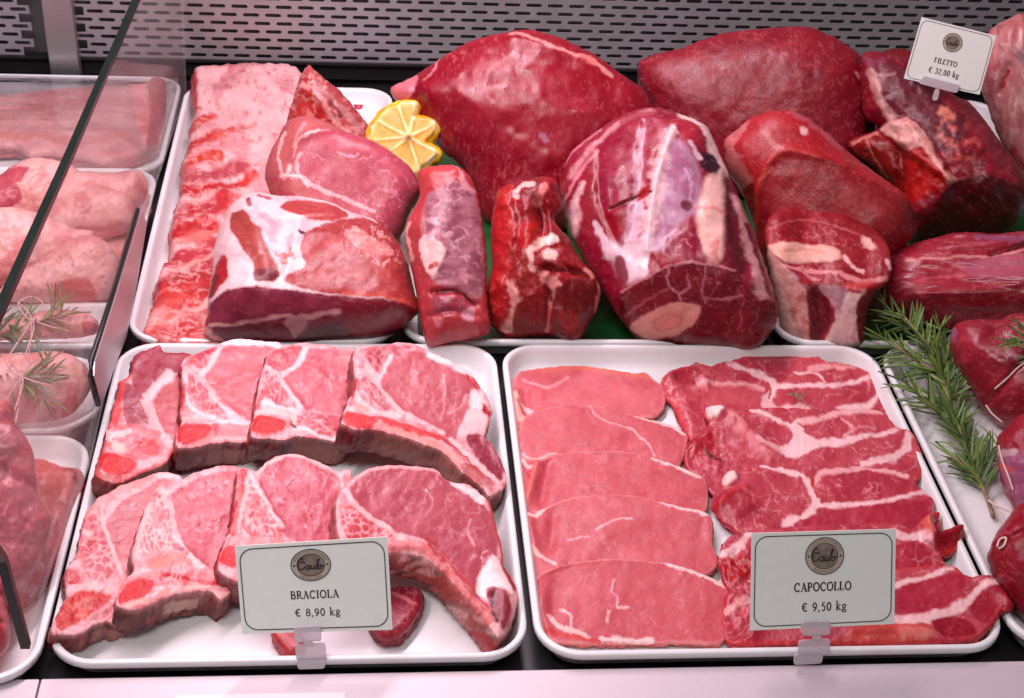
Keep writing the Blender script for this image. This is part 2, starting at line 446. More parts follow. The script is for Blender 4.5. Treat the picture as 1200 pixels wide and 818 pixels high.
def paint(X, Y, d, base, ops, warp=(2.6, 13), seed=0.0, grain=1.0):
    """colours of the meat at places X, Y of its own cut pattern"""
    A, sc = warp
    wx = X + A * 2 * (fbm(X / sc + seed, Y / sc, 3) - .5) + 1.0 * A * (fbm(X / 4.2, Y / 4.2 + seed, 3) - .5)
    wy = Y + A * 2 * (fbm(X / sc + 40 + seed, Y / sc + 9, 3) - .5) + 1.0 * A * (fbm(X / 4.2 + 31, Y / 4.2 + seed, 3) - .5)
    C = np.empty(X.shape + (3,)); C[:] = alb(base)
    cl = fbm(X / 22 + seed, Y / 22 + 3, 3) - .5
    C *= (1 + .20 * cl)[..., None]
    for op in ops:
        k = op[0]
        if k == 'f':
            _, pts, w, col = op[:4]; a = op[4] if len(op) > 4 else 1.0; soft = op[5] if len(op) > 5 else .55
            P = smooth_open(pts); w0, w1 = (w if hasattr(w, '__len__') else (w, w)); wm = max(w0, w1)
            near = (wx > P[:, 0].min() - wm * 1.5) & (wx < P[:, 0].max() + wm * 1.5) & (wy > P[:, 1].min() - wm * 1.5) & (wy < P[:, 1].max() + wm * 1.5)
            if not near.any(): continue
            dd, _, t = seg_dist(wx[near], wy[near], P)
            w_ = (w0 + (w1 - w0) * t) / 2 * (.30 + 1.4 * fbm(wx[near] / 8 + seed, wy[near] / 8 + 7, 3))
            mk = np.clip(a * (1 - smst(dd, w_ * (1 - soft * .7), w_ * (1 + soft * .8) + .6)) * (.62 + .7 * fbm(wx[near] / 6 + 9, wy[near] / 6 + seed, 2)), 0, 1)
            C[near] = C[near] * (1 - mk)[:, None] + alb(col) * mk[:, None]
        elif k == 'p':
            _, pts, col = op[:3]; a = op[3] if len(op) > 3 else 1.0; soft = op[4] if len(op) > 4 else 1.6
            sd = sdist(wx, wy, smooth_closed(pts, 4), pad=soft + 4)
            mk = a * smst(sd, -soft, soft)
            C = C * (1 - mk)[..., None] + (alb(col) * (1 + .16 * cl)[..., None]) * mk[..., None]
        elif k == 'v':
            _, sc2, wd, col, a = op[:5]; poly = op[5] if len(op) > 5 else None; st = op[6] if len(op) > 6 else (1, 1)
            r = 1 - np.abs(2 * fbm(wx / sc2 * st[0] + seed * 3, wy / sc2 * st[1] + 11, 4) - 1)
            wd = wd * .72; mk = a * smst(r, 1 - wd, 1 - wd * .3) * smst(fbm(wx / sc2 / 1.7 + 21, wy / sc2 / 1.7 + seed, 2), .36, .56)
            if poly is not None: mk = mk * smst(sdist(wx, wy, smooth_closed(poly, 4), pad=8), -1.5, 4)
            C = C * (1 - mk)[..., None] + alb(col) * mk[..., None]
        elif k == 'net':
            _, sc2, wd, col, a = op[:5]; poly = op[5] if len(op) > 5 else None; st = op[6] if len(op) > 6 else (1, 1)
            e = cells((wx + 7 * (fbm(X / 11 + 60, Y / 11 + seed, 2) - .5)) / sc2 * st[0] + seed * 3, (wy + 7 * (fbm(X / 11 + 90, Y / 11 + seed, 2) - .5)) / sc2 * st[1] + 11) * sc2
            mk = a * (1 - smst(e, wd * .4, wd * 1.6)) * np.clip(-.35 + 2.2 * fbm(wx / 10 + 5, wy / 10 + seed, 2), .08, 1)
            if poly is not None: mk = mk * smst(sdist(wx, wy, smooth_closed(poly, 4), pad=8), -1.5, 3)
            C = C * (1 - mk)[..., None] + alb(col) * mk[..., None]
        elif k == 'n':
            _, sc2, lo, hi, col, a = op[:6]; poly = op[6] if len(op) > 6 else None; st = op[7] if len(op) > 7 else (1, 1)
            mk = a * smst(fbm(wx / sc2 * st[0] + 3 + seed, wy / sc2 * st[1] + 1, 3), lo, hi)
            if poly is not None: mk = mk * smst(sdist(wx, wy, smooth_closed(poly, 4), pad=8), -2, 3)
            C = C * (1 - mk)[..., None] + alb(col) * mk[..., None]
        elif k == 'rim':
            _, w, col, a = op[:4]; poly = op[4] if len(op) > 4 else None
            mk = a * (1 - smst(d + 2.5 * (fbm(X / 9, Y / 9, 2) - .5), w * .5, w * 1.2))
            if poly is not None: mk = mk * (sdist(X, Y, np.asarray(poly, float), pad=30) > 0)
            C = C * (1 - mk)[..., None] + alb(col) * mk[..., None]
    # grain of the meat: fibres, pin-fine marbling and specks
    th = (seed * 1.7) % math.pi; xr = X * math.cos(th) + Y * math.sin(th) + 5 * fbm(X / 30, Y / 30, 2); yr = -X * math.sin(th) + Y * math.cos(th) + 12 * fbm(X / 40 + 3, Y / 40, 2)
    fb = fbm(xr / 13 + seed, yr / 2.4, 3) - .5; gr = fbm(X / 2.1, Y / 2.1 + seed, 2) - .5
    C = C * np.clip(1 + grain * (.18 * fb + .11 * gr), .4, 1.7)[..., None]
    sk = grain * .10 * smst(fbm(xr / 5 + 50, yr / 2.0, 2), .66, .84); C = C * (1 - sk)[..., None] + alb((244, 190, 194)) * sk[..., None]
    dk = grain * .18 * smst(fbm(X / 9 + 80 + seed, Y / 9, 3), .62, .80); C = C * (1 - dk * .45)[..., None] * np.array([1.0, .93, .95])
    return C


def relief(X, Y, d, ops, s, seed):
    h = np.zeros(X.shape)
    for op in ops:
        k = op[0]
        if k == 'g':
            _, pts, w, amp = op; dd, _, _ = seg_dist(X, Y, smooth_open(pts)); h += amp * np.exp(-(dd / w) ** 2)
        elif k == 'b':
            _, pts, soft, amp = op; h += amp * smst(sdist(X, Y, smooth_closed(pts, 4), pad=soft + 4), -soft, soft)
        elif k == 'n':
            _, sc, amp = op[:3]; st = op[3] if len(op) > 3 else (1, 1); poly = op[4] if len(op) > 4 else None
            q = amp * (fbm(X / sc * st[0] + seed, Y / sc * st[1], 3) - .5) * 2
            if poly is not None: q = q * smst(sdist(X, Y, smooth_closed(poly, 4), pad=12), -6, 6)
            h += q
        elif k == 'c':
            _, pts, su, sd_, rd = op; P = np.asarray(smooth_open(pts)); o = np.argsort(P[:, 0])
            yc = np.interp(X, P[o, 0], P[o, 1]); q = Y - yc
            sp = lambda v: rd * np.logaddexp(0, v / rd)
            h -= (su * sp(-q) + sd_ * sp(q)) * s
        elif k == 'w':
            _, ang, per, amp = op; a = math.radians(ang); h += amp * np.sin(2 * math.pi * ((X * math.cos(a) + Y * math.sin(a)) / per + 1.2 * fbm(X / 50, Y / 50 + seed, 2)))
    return h


def piece(name, label, cat, outline, plane, mode='slab', T=0.012, Tb=None, r=None, mat='pork', base=LEAN, ops=(), sculpt=(), parts=(), group=None,
          zf=0.0085, step=1.5, jit=1.0, wall=None, wall_ops=(), ext=None, warp=(2.6, 13), parent=None, bulge=0.0, ymax=None, puff=0.95, wrows=9):
    seed = (abs(hash_str(label or name)) % 97) * 1.37
    P0, n = plane
    O = resample(smooth_closed(outline, 5), step * .8)
    tn = np.roll(O, -1, 0) - np.roll(O, 1, 0); tn = np.stack([tn[:, 1], -tn[:, 0]], 1) / (np.linalg.norm(tn, axis=1) + 1e-9)[:, None]
    O = O + tn * (jit * 2 * (fbm(O[:, 0] / 7 + seed, O[:, 1] / 7, 3) - .5))[:, None]
    xs = np.arange(O[:, 0].min() - step, O[:, 0].max() + 2 * step, step); ys = np.arange(O[:, 1].min() - step, O[:, 1].max() + 2 * step, step)
    X, Y = np.meshgrid(xs, ys)
    D, (NX, NY), _ = seg_dist(X, Y, O, True)
    ins = inside(X, Y, O); D = np.where(ins, D, -D)
    keep = D > .35 * step
    cell = keep[:-1, :-1] | keep[1:, :-1] | keep[:-1, 1:] | keep[1:, 1:]
    used = np.zeros(X.shape, bool)
    used[:-1, :-1] |= cell; used[1:, :-1] |= cell; used[:-1, 1:] |= cell; used[1:, 1:] |= cell
    X = np.where(keep, X, NX); Y = np.where(keep, Y, NY); D = np.where(keep, D, 0)
    inr = D.max()
    s = np.linalg.norm(UP(*O.mean(0), P0, n) - CAM) / F           # metres per pattern unit
    if mode == 'lump':
        R = puff * inr
        S = np.where(keep, 1 - (1 - np.minimum(D / R, 1)) ** 2, 0)
        for _ in range(int(10 + inr / step * .5)):
            A = S.copy(); A[1:-1, 1:-1] = (S[:-2, 1:-1] + S[2:, 1:-1] + S[1:-1, :-2] + S[1:-1, 2:]) / 4
            S = np.where(keep, A, 0)
        prof = np.sqrt(np.clip(S, 0, 1))
        rel = relief(X, Y, D, [op for op in sculpt if op[0] != 'c'], s, seed) * smst(D, 0, min(10, inr * .4))
        H = T * prof + rel
        HB = np.minimum(-(T if Tb is None else Tb) * prof, H - 0.004 * prof)
    else:
        rr = (r if r is not None else T * .45); rp = max(rr / s, 1e-3)
        q = 1 - np.minimum(D / rp, 1)
        H = -rr * (1 - np.sqrt(np.clip(1 - q * q, 0, 1))) + relief(X, Y, D, sculpt, s, seed) * smst(D, 0, 6)
        HB = np.full(X.shape, -T)
    idx = -np.ones(X.shape, int); idx[used] = np.arange(used.sum()); nv = used.sum()
    x, y, d, h, hb = X[used], Y[used], D[used], H[used], HB[used]
    B = UP(x, y, P0, n)
    cre = [op for op in sculpt if op[0] == 'c']
    if mode == 'lump' and cre: B = B + n * relief(x, y, d, cre, s, seed)[:, None]
    Vt = B + n * h[:, None]
    a, b_, c, e = idx[:-1, :-1][cell], idx[:-1, 1:][cell], idx[1:, 1:][cell], idx[1:, :-1][cell]
    top = np.stack([a, e, c, b_], 1)                                # the front side, wound towards the viewer
    E_ = np.concatenate([top[:, [0, 1]], top[:, [1, 2]], top[:, [2, 3]], top[:, [3, 0]]])
    key = np.sort(E_, 1); kk = key[:, 0].astype(np.int64) * nv + key[:, 1]
    u, inv, cnt = np.unique(kk, return_inverse=True, return_counts=True)
    be = E_[cnt[inv] == 1]
    Ct = paint(x, y, d, base, ops, warp, seed)
    V = [Vt]; Cc = [Ct]; F_ = [top]; wallF = []
    wc = alb(wall if wall is not None else base)
    bv = np.unique(be); mp = -np.ones(nv, int)
    if mode == 'lump':
        Vb = B + n * hb[:, None]; Vb[:, 2] = np.maximum(Vb[:, 2], zf)
        onb = np.zeros(nv, bool); onb[bv] = True
        map2 = np.where(onb, np.arange(nv), 0); inner = np.where(~onb)[0]; map2[inner] = nv + np.arange(len(inner))
        V.append(Vb[inner]); k1 = .22 + .5 * fbm(x[inner] / 20, y[inner] / 20, 2)
        Cc.append(Ct[inner] * k1[:, None] + wc * (1 - k1)[:, None])
        F_.append(map2[top][:, ::-1])
    else:
        ex = -n if ext is None else np.asarray(ext, float)
        pc = P0 * 0; prev = bv; basei = nv
        gx = UP(x[bv] + .5, y[bv], P0, n) - UP(x[bv] - .5, y[bv], P0, n); gy = UP(x[bv], y[bv] + .5, P0, n) - UP(x[bv], y[bv] - .5, P0, n)
        # outward direction in the plane
        dO, (ox, oy), _ = seg_dist(x[bv], y[bv], O, True)
        j = np.argmin((x[bv][:, None] - O[None, :, 0]) ** 2 + (y[bv][:, None] - O[None, :, 1]) ** 2, 1)
        t2 = np.roll(O, -2, 0) - np.roll(O, 2, 0); nn = np.stack([t2[:, 1], -t2[:, 0]], 1)
        if ((O - O.mean(0)) * nn).sum() < 0: nn = -nn
        nn = nn[j] / (np.linalg.norm(nn[j], axis=1) + 1e-9)[:, None]
        outw = gx * nn[:, :1] + gy * nn[:, 1:]; outw /= np.linalg.norm(outw, axis=1)[:, None] + 1e-12
        Tw = T - rr if ext is None else T
        crisp = 1 if rr < .0025 else 0
        if crisp:
            V.append(Vt[bv]); Cc.append(Ct[bv] * .75 + wc * .25); basei += len(bv)
        for q in range(1, wrows + 1):
            f = q / wrows
            Vw = Vt[bv] + ex * (Tw * f) + outw * (bulge * math.sin(math.pi * min(f * 1.1, 1))) + outw * (.0022 * 2 * (fbm(x[bv] / 7 + q * .5, y[bv] / 7 + q * .4, 3) - .5) * min(1, q / 2))[:, None]
            Vw[:, 2] = np.maximum(Vw[:, 2], zf)
            V.append(Vw)
            nzz = fbm(x[bv] / 7 + seed, y[bv] / 7 + q * .55 + seed, 4)
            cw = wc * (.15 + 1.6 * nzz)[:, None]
            for op in wall_ops:
                if op[0] == 'wp':
                    sdv = sdist(x[bv], y[bv], np.asarray(op[1], float), pad=20)
                    f0, f1 = op[4] if len(op) > 4 else (0, 1)
                    mk = op[3] * smst(sdv, -1.5, 1.5) * (1.0 if f0 <= f <= f1 else 0)
                    cw = cw * (1 - mk)[:, None] + alb(op[2]) * (.8 + .4 * nzz)[:, None] * mk[:, None]
                elif op[0] == 'wn':
                    mk = op[3] * smst(fbm(x[bv] / op[1] + 9 + q * .31, y[bv] / op[1] + q * .5 + seed, 3), op[4], op[5])
                    cw = cw * (1 - mk)[:, None] + alb(op[2]) * mk[:, None]
            if q == 1: cw = cw * .8 + Ct[bv] * .2
            Cc.append(cw)
            m1 = -np.ones(nv, int); m1[bv] = (bv if q == 1 and not crisp else basei - len(bv) + np.arange(len(bv)))
            m2 = -np.ones(nv, int); m2[bv] = basei + np.arange(len(bv))
            wf = np.stack([m1[be[:, 1]], m1[be[:, 0]], m2[be[:, 0]], m2[be[:, 1]]], 1)
            F_.append(wf); wallF.append(len(F_) - 1); basei += len(bv)
        onb = np.zeros(nv, bool); onb[bv] = True; inner = np.where(~onb)[0]
        m3 = np.zeros(nv, int); m3[bv] = basei - len(bv) + np.arange(len(bv)); m3[inner] = basei + np.arange(len(inner))
        Vb = B[inner] + (-n * T if ext is None else ex * T); Vb[:, 2] = np.maximum(Vb[:, 2], zf)
        V.append(Vb); Cc.append(np.tile(wc, (len(inner), 1))); F_.append(m3[top][:, ::-1])
    V = np.concatenate(V); Cc = np.concatenate(Cc)
    if ymax is not None: V[:, 1] = np.minimum(V[:, 1], ymax)
    V[:, 2] = np.maximum(V[:, 2], zf)
    org = np.array([V[:, 0].mean(), V[:, 1].mean(), V[:, 2].min()]) if parent is None else np.zeros(3)
    V = V - org
    sel_parts = []
    fc = top; cxp = x[fc].mean(1); cyp = y[fc].mean(1); taken = np.zeros(len(fc), bool)
    wtaken = np.zeros(len(be), bool)
    for pt in parts:
        pn, poly, pm = pt[:3]
        k = (sdist(cxp, cyp, smooth_closed(poly, 4), pad=6) > 0) & ~taken; taken |= k
        fl = [top[k]]
        if len(pt) > 3 and pt[3] is not None:
            bx = x[be].mean(1); by = y[be].mean(1)
            kw = (sdist(bx, by, np.asarray(pt[3], float), pad=6) > 0) & ~wtaken; wtaken |= kw
            for i in wallF: fl.append(F_[i][kw])
        sel_parts.append((pn, fl, pm))
    F_[0] = top[~taken]
    for i in wallF: F_[i] = F_[i][~wtaken]
    me = raw_mesh(name, V, F_, M[mat], Cc)
    o = link(name, me, parent, org if parent is None else None)
    if parent is None: tag(o, label, cat, group)
    for pn, fl, pm in sel_parts:
        f4 = np.concatenate(fl)
        if not len(f4): continue
        uq, iv = np.unique(f4, return_inverse=True)
        link(pn, raw_mesh(pn, V[uq], [iv.reshape(f4.shape)], M[pm], Cc[uq]), o)
    return o


def hash_str(s):
    h = 0
    for ch in s: h = (h * 131 + ord(ch)) % 1000003
    return h

# ------------------------------------------------------------------ the counter: deck, trays, panel, glass
def rrect(x0, x1, y0, y1, r, k=8):
    P = []
    for (cx_, cy_, a0) in ((x1 - r, y0 + r, -90), (x1 - r, y1 - r, 0), (x0 + r, y1 - r, 90), (x0 + r, y0 + r, 180)):
        for i in range(k + 1):
            a = math.radians(a0 + 90 * i / k); P.append((cx_ + r * math.cos(a), cy_ + r * math.sin(a)))
    return P


def tray(label, x0, x1, y0, y1, r=0.040, z0=0.0, hh=0.030, wallslope=0.012, group='white meat trays in the counter', cat='tray'):
    prof = [(.014, .004), (.011, .010), (.005, hh - .008), (.0008, hh - .0072), (0, hh - .006), (0, hh - .0012), (.0012, hh), (.0048, hh), (.0062, hh - .0012),
            (.0078, hh - .006), (wallslope, .014), (wallslope + .003, .0095), (wallslope + .008, .0075), (wallslope + .016, .0072)]
    V = []; Fc = []; k = 8; n = 4 * (k + 1)
    for (o, z) in prof:
        for (x, y) in rrect(x0 + o, x1 - o, y0 + o, y1 - o, max(r - o, .006), k): V.append((x, y, z0 + z))
    for i in range(len(prof) - 1):
        for j in range(n):
            Fc.append((i * n + j, i * n + (j + 1) % n, (i + 1) * n + (j + 1) % n, (i + 1) * n + j))
    Fc.append(tuple(range((len(prof) - 1) * n, len(prof) * n))); Fc.append(tuple(range(n))[::-1])
    b = MB(); b.add(V, Fc)
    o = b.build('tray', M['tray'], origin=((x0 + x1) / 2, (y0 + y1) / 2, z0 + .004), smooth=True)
    md = o.modifiers.new('edge', 'EDGE_SPLIT'); md.split_angle = math.radians(60)
    return tag(o, label, cat, group)


def yat(py, px=600, z=0.03): return float(U(px, py, z)[1])


# deck below everything
b = MB(); b.box((-1.6, -0.020, -0.06), (1.6, 1.24, 0.0)); tag(b.build('counter_deck', M['dark']), kind='structure')
# ledge along the aisle and the dark channel behind it
yl = float(U(600, 785, 0.018)[1])
xj = float(U(46, 800, .018)[0])
for (xa, xb) in ((-1.6, xj - .0006), (xj + .0006, 1.6)):
    b = MB(); b.box((xa, yl - 0.16, -0.06), (xb, yl, 0.018)); tag(b.build('front_ledge', M['ledge'], bevel=.0015), kind='structure')
b = MB(); b.box((-1.6, yl + .001, -0.060), (1.6, -.0205, -.012)); o = b.build('channel_floor', M['duct']); tag(o, kind='structure')
P = U(112, 790, 0.006)
b = MB(); b.box((P[0] - .020, yl + .0015, -.012), (P[0] + .022, -.012, .004))
tag(b.build('slot_cover', M['steel'], origin=(P[0], P[1], -.012), bevel=.001), 'small steel cover in the dark channel under the braciola tray', 'cover')

# printed white label on the ledge, running out of the picture
A, B_ = U(206, 815, .0185), U(405, 811, .0185)
b = MB(); b.box((A[0], A[1] - .035, .0181), (B_[0], A[1], .0187)); tag(b.build('ledge_label', M['label'], origin=(A[0], A[1], .018)), 'white paper label stuck on the front steel ledge', 'label')

# trays of the main counter
XD = -0.388
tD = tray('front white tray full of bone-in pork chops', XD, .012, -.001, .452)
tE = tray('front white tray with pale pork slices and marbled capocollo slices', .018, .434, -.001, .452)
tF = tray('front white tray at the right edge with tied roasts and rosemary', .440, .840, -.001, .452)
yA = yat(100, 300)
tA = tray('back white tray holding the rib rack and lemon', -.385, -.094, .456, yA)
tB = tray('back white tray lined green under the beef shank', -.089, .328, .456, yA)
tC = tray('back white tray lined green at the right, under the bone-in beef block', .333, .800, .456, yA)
for (x0, x1, lb) in ((-.070, .309, 'flat green liner in the tray under the beef shank'), (.352, .780, 'flat green liner in the right tray under the bone-in beef')):
    b = MB(); P = rrect(x0, x1, .476, yA - .02, .02, 5); b.prism([(x, y, .0076) for x, y in P], np.array([0, 0, .0012]))
    tag(b.build('green_liner', M['green'], origin=((x0 + x1) / 2, .8, .0076)), lb, 'liner')

# trays beyond the glass
XL = -0.3915
yb1, yb2 = yat(200, 160), yat(82, 160)
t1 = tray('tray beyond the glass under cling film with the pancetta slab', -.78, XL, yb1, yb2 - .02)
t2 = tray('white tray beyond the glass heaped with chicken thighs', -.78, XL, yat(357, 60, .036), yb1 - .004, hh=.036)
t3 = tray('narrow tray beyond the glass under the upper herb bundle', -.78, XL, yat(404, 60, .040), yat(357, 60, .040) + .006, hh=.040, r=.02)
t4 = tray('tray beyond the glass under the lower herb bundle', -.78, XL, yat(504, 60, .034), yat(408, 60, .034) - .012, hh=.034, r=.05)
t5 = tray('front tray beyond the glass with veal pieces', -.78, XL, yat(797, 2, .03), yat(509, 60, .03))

# perforated back panel: slotted sheets with real slots, a post, a dark duct below
YP = 1.150
zp0 = float(UY(600, 77, YP)[2]); zp1 = zp0 + .34


def slotted(x0, x1, y, z0, z1, name):
    px_, pz, L, hgt, th = .0312, .0126, .0230, .0056, .0016
    nx = int((x1 - x0) / px_) - 1; nz = int((z1 - z0) / pz)
    V = []; Fq = []; k = 4
    st = []
    for sx in (1, -1):
        for i in range(k + 1):
            a = math.radians(-90 + 180 * i / k) if sx > 0 else math.radians(90 + 180 * i / k)
            st.append((sx * (L / 2 - hgt / 2) + hgt / 2 * math.cos(a), hgt / 2 * math.sin(a)))
    m_ = len(st)
    rect = []
    for i, (sx, sz) in enumerate(st):
        if i in (0,): rect.append((px_ / 2, -pz / 2))
        elif i == k: rect.append((px_ / 2, pz / 2))
        elif i == k + 1: rect.append((-px_ / 2, pz / 2))
        elif i == 2 * k + 1: rect.append((-px_ / 2, -pz / 2))
        elif i < k: rect.append((px_ / 2, -pz / 2 + pz * i / k))
        else: rect.append((-px_ / 2, pz / 2 - pz * (i - k - 1) / k))
    for r_ in range(nz):
        off = (r_ % 2) * px_ / 2
        for c in range(nx):
            cx_ = x0 + px_ * .5 + c * px_ + off; cz = z0 + pz * (.5 + r_); b0 = len(V)
            for (a, b2) in rect: V.append((min(max(cx_ + a, x0), x1), y, cz + b2))
            for (a, b2) in st: V.append((cx_ + a, y, cz + b2))
            for (a, b2) in st: V.append((cx_ + a, y + th, cz + b2))
            for i in range(m_):
                j = (i + 1) % m_
                Fq.append((b0 + i, b0 + j, b0 + m_ + j, b0 + m_ + i)); Fq.append((b0 + m_ + i, b0 + m_ + j, b0 + 2 * m_ + j, b0 + 2 * m_ + i))
    me = raw_mesh(name, np.array(V) - np.array([(x0 + x1) / 2, y, z0]), [np.array(Fq)], M['panel'], smooth=False)
    return link(name, me, None, ((x0 + x1) / 2, y, z0)), nx * px_


pl = UY(47, 40, YP)[0]; pr = UY(88, 40, YP)[0]
oP, w_ = slotted(float(pr), 1.12, YP, zp0, zp1, 'perforated_panel'); tag(oP, 'slotted grey steel back panel behind the big beef pieces', 'panel')
oP2, w_ = slotted(-1.15, float(pl) + .02, YP, zp0, zp1, 'perforated_panel'); tag(oP2, 'slotted steel back panel left of the upright post', 'panel')
b = MB(); A = UY(88, 78, YP - .03); B_ = UY(63, 78, YP - .03)
b.box((float(B_[0]) - .008, YP - .022, zp0 - .025), (float(A[0]) + .004, YP - .004, zp1)); tag(b.build('panel_post', M['steel'], origin=(float(A[0]), YP, zp0 - .025), bevel=.002), 'upright flat steel post between the slotted panels', 'post')
b = MB(); b.box((-1.2, YP + .030, -.05), (1.2, YP + .04, zp1)); tag(b.build('duct_back', M['duct_grey']), kind='structure')
b = MB(); b.box((-1.2, YP + .005, zp0 - .03), (1.2, YP + .012, zp0 + .0)); b.box((-1.2, YP - .004, zp0 - .004), (1.2, YP + .004, zp0 - .0005)); tag(b.build('duct_lip', M['duct']), kind='structure')

# glass divider: a clear sheet between the two halves of the counter
XG = -0.3888
ring = [(216, 108), (213, 40), (211, -60), (196, -60), (158, 0), (80, 180), (0, 357), (-60, 490), (-40, 600), (0, 655), (28, 757), (60, 650), (100, 548), (165, 260)]
gp = [UX(x, y, XG - .0018) for x, y in ring]
for p in gp: p[2] = max(p[2], .0005)
og = np.array([XG, .3, .0])
b = MB(); b.prism(gp, np.array([.0036, 0, 0])); g = b.build('glass_divider', M['glass'], origin=og)
tag(g, 'upright clear glass divider with a dark slanted front edge', 'glass divider')
ed = MB()
ch = [gp[i] for i in range(3, 11)]
for i in range(len(ch) - 1):
    a, c = ch[i], ch[i + 1]; d = (c - a) / np.linalg.norm(c - a); nn_ = np.cross(d, (1, 0, 0)); w = .0030
    ed.hexa([a - nn_ * w + (-.002, 0, 0), a + nn_ * w + (-.002, 0, 0), c + nn_ * w + (-.002, 0, 0), c - nn_ * w + (-.002, 0, 0),
             a - nn_ * w + (.005, 0, 0), a + nn_ * w + (.005, 0, 0), c + nn_ * w + (.005, 0, 0), c - nn_ * w + (.005, 0, 0)])
eo = ed.build('glass_edge', M['glass_edge']); eo.data.transform(Matrix.Translation(-Vector(og))); eo.parent = g

# low steel plate with a black rim standing beside the glass
XS = -0.3848
ring = [(165, 246), (171, 262), (160, 330), (147, 395), (135, 425), (118, 474), (109, 440), (110, 424), (135, 345)]
sp = [UX(x, y, XS) for x, y in ring]
for p in sp: p[2] = max(p[2], .001)
o0 = np.array([XS, .5, 0])
b = MB(); b.prism(sp, np.array([.0012, 0, 0])); st_ = b.build('divider_plate', M['plate'], origin=o0)
tag(st_, 'low bare steel plate with black rim beside the chicken trays', 'divider plate')
eb = MB(); chn = [UX(x, y, XS - .0025) for x, y in [(161, 246), (132, 345), (107, 424), (106, 440), (115, 474)]]
eb.tube(chn, .0032, 6); e2 = eb.build('rim', M['rubber'], smooth=True); e2.data.transform(Matrix.Translation(-Vector(o0))); e2.parent = st_

# ------------------------------------------------------------------ pork chops
G_CHOP = 'bone-in pork chops overlapping in the front left tray'
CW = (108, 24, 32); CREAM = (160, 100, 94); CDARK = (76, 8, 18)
VC = (240, 175, 180)
GX, GY = -0.22, 0.12


def chop(label, outline, ref, ops, T=.020, parts=(), wall=CW, wall_ops=(), sculpt=(), z=None, gx=GX, gy=GY, **k):
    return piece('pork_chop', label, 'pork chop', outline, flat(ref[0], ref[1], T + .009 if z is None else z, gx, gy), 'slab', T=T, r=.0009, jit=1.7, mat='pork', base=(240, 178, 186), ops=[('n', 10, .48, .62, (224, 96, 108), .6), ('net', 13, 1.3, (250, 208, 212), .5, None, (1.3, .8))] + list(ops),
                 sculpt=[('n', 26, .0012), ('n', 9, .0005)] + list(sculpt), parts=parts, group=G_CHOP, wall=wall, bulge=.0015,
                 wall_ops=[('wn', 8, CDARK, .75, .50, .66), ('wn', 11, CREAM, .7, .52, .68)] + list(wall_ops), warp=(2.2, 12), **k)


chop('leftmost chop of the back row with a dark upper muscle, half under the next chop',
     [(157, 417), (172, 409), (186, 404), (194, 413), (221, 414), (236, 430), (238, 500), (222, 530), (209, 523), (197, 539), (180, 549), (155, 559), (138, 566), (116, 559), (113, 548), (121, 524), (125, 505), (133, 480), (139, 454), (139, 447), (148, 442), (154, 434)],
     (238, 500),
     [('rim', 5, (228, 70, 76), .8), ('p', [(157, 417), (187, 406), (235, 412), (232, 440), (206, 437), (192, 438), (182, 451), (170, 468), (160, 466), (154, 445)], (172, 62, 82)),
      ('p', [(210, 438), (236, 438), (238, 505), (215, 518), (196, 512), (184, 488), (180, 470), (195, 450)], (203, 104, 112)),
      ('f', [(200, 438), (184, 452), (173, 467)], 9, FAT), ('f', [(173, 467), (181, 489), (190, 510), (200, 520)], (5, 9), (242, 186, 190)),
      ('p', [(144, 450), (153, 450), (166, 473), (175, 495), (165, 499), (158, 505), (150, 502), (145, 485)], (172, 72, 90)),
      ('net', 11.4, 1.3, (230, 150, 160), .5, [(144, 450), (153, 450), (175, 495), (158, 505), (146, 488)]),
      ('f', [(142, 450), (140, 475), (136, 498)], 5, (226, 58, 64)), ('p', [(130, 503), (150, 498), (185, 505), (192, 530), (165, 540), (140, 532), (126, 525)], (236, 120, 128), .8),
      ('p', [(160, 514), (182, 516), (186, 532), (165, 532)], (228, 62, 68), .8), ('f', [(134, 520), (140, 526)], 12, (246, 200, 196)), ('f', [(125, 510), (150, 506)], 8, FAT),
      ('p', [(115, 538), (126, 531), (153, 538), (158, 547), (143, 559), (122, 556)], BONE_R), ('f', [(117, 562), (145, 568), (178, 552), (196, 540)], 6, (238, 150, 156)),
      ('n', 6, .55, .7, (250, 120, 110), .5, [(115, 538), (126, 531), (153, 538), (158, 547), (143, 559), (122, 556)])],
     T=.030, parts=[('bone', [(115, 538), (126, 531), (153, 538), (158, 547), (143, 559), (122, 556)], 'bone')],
     sculpt=[('b', [(115, 536), (155, 536), (157, 548), (140, 560), (118, 558)], 5, .002), ('g', [(173, 467), (190, 510)], 6, .001)], wall=(150, 50, 58))

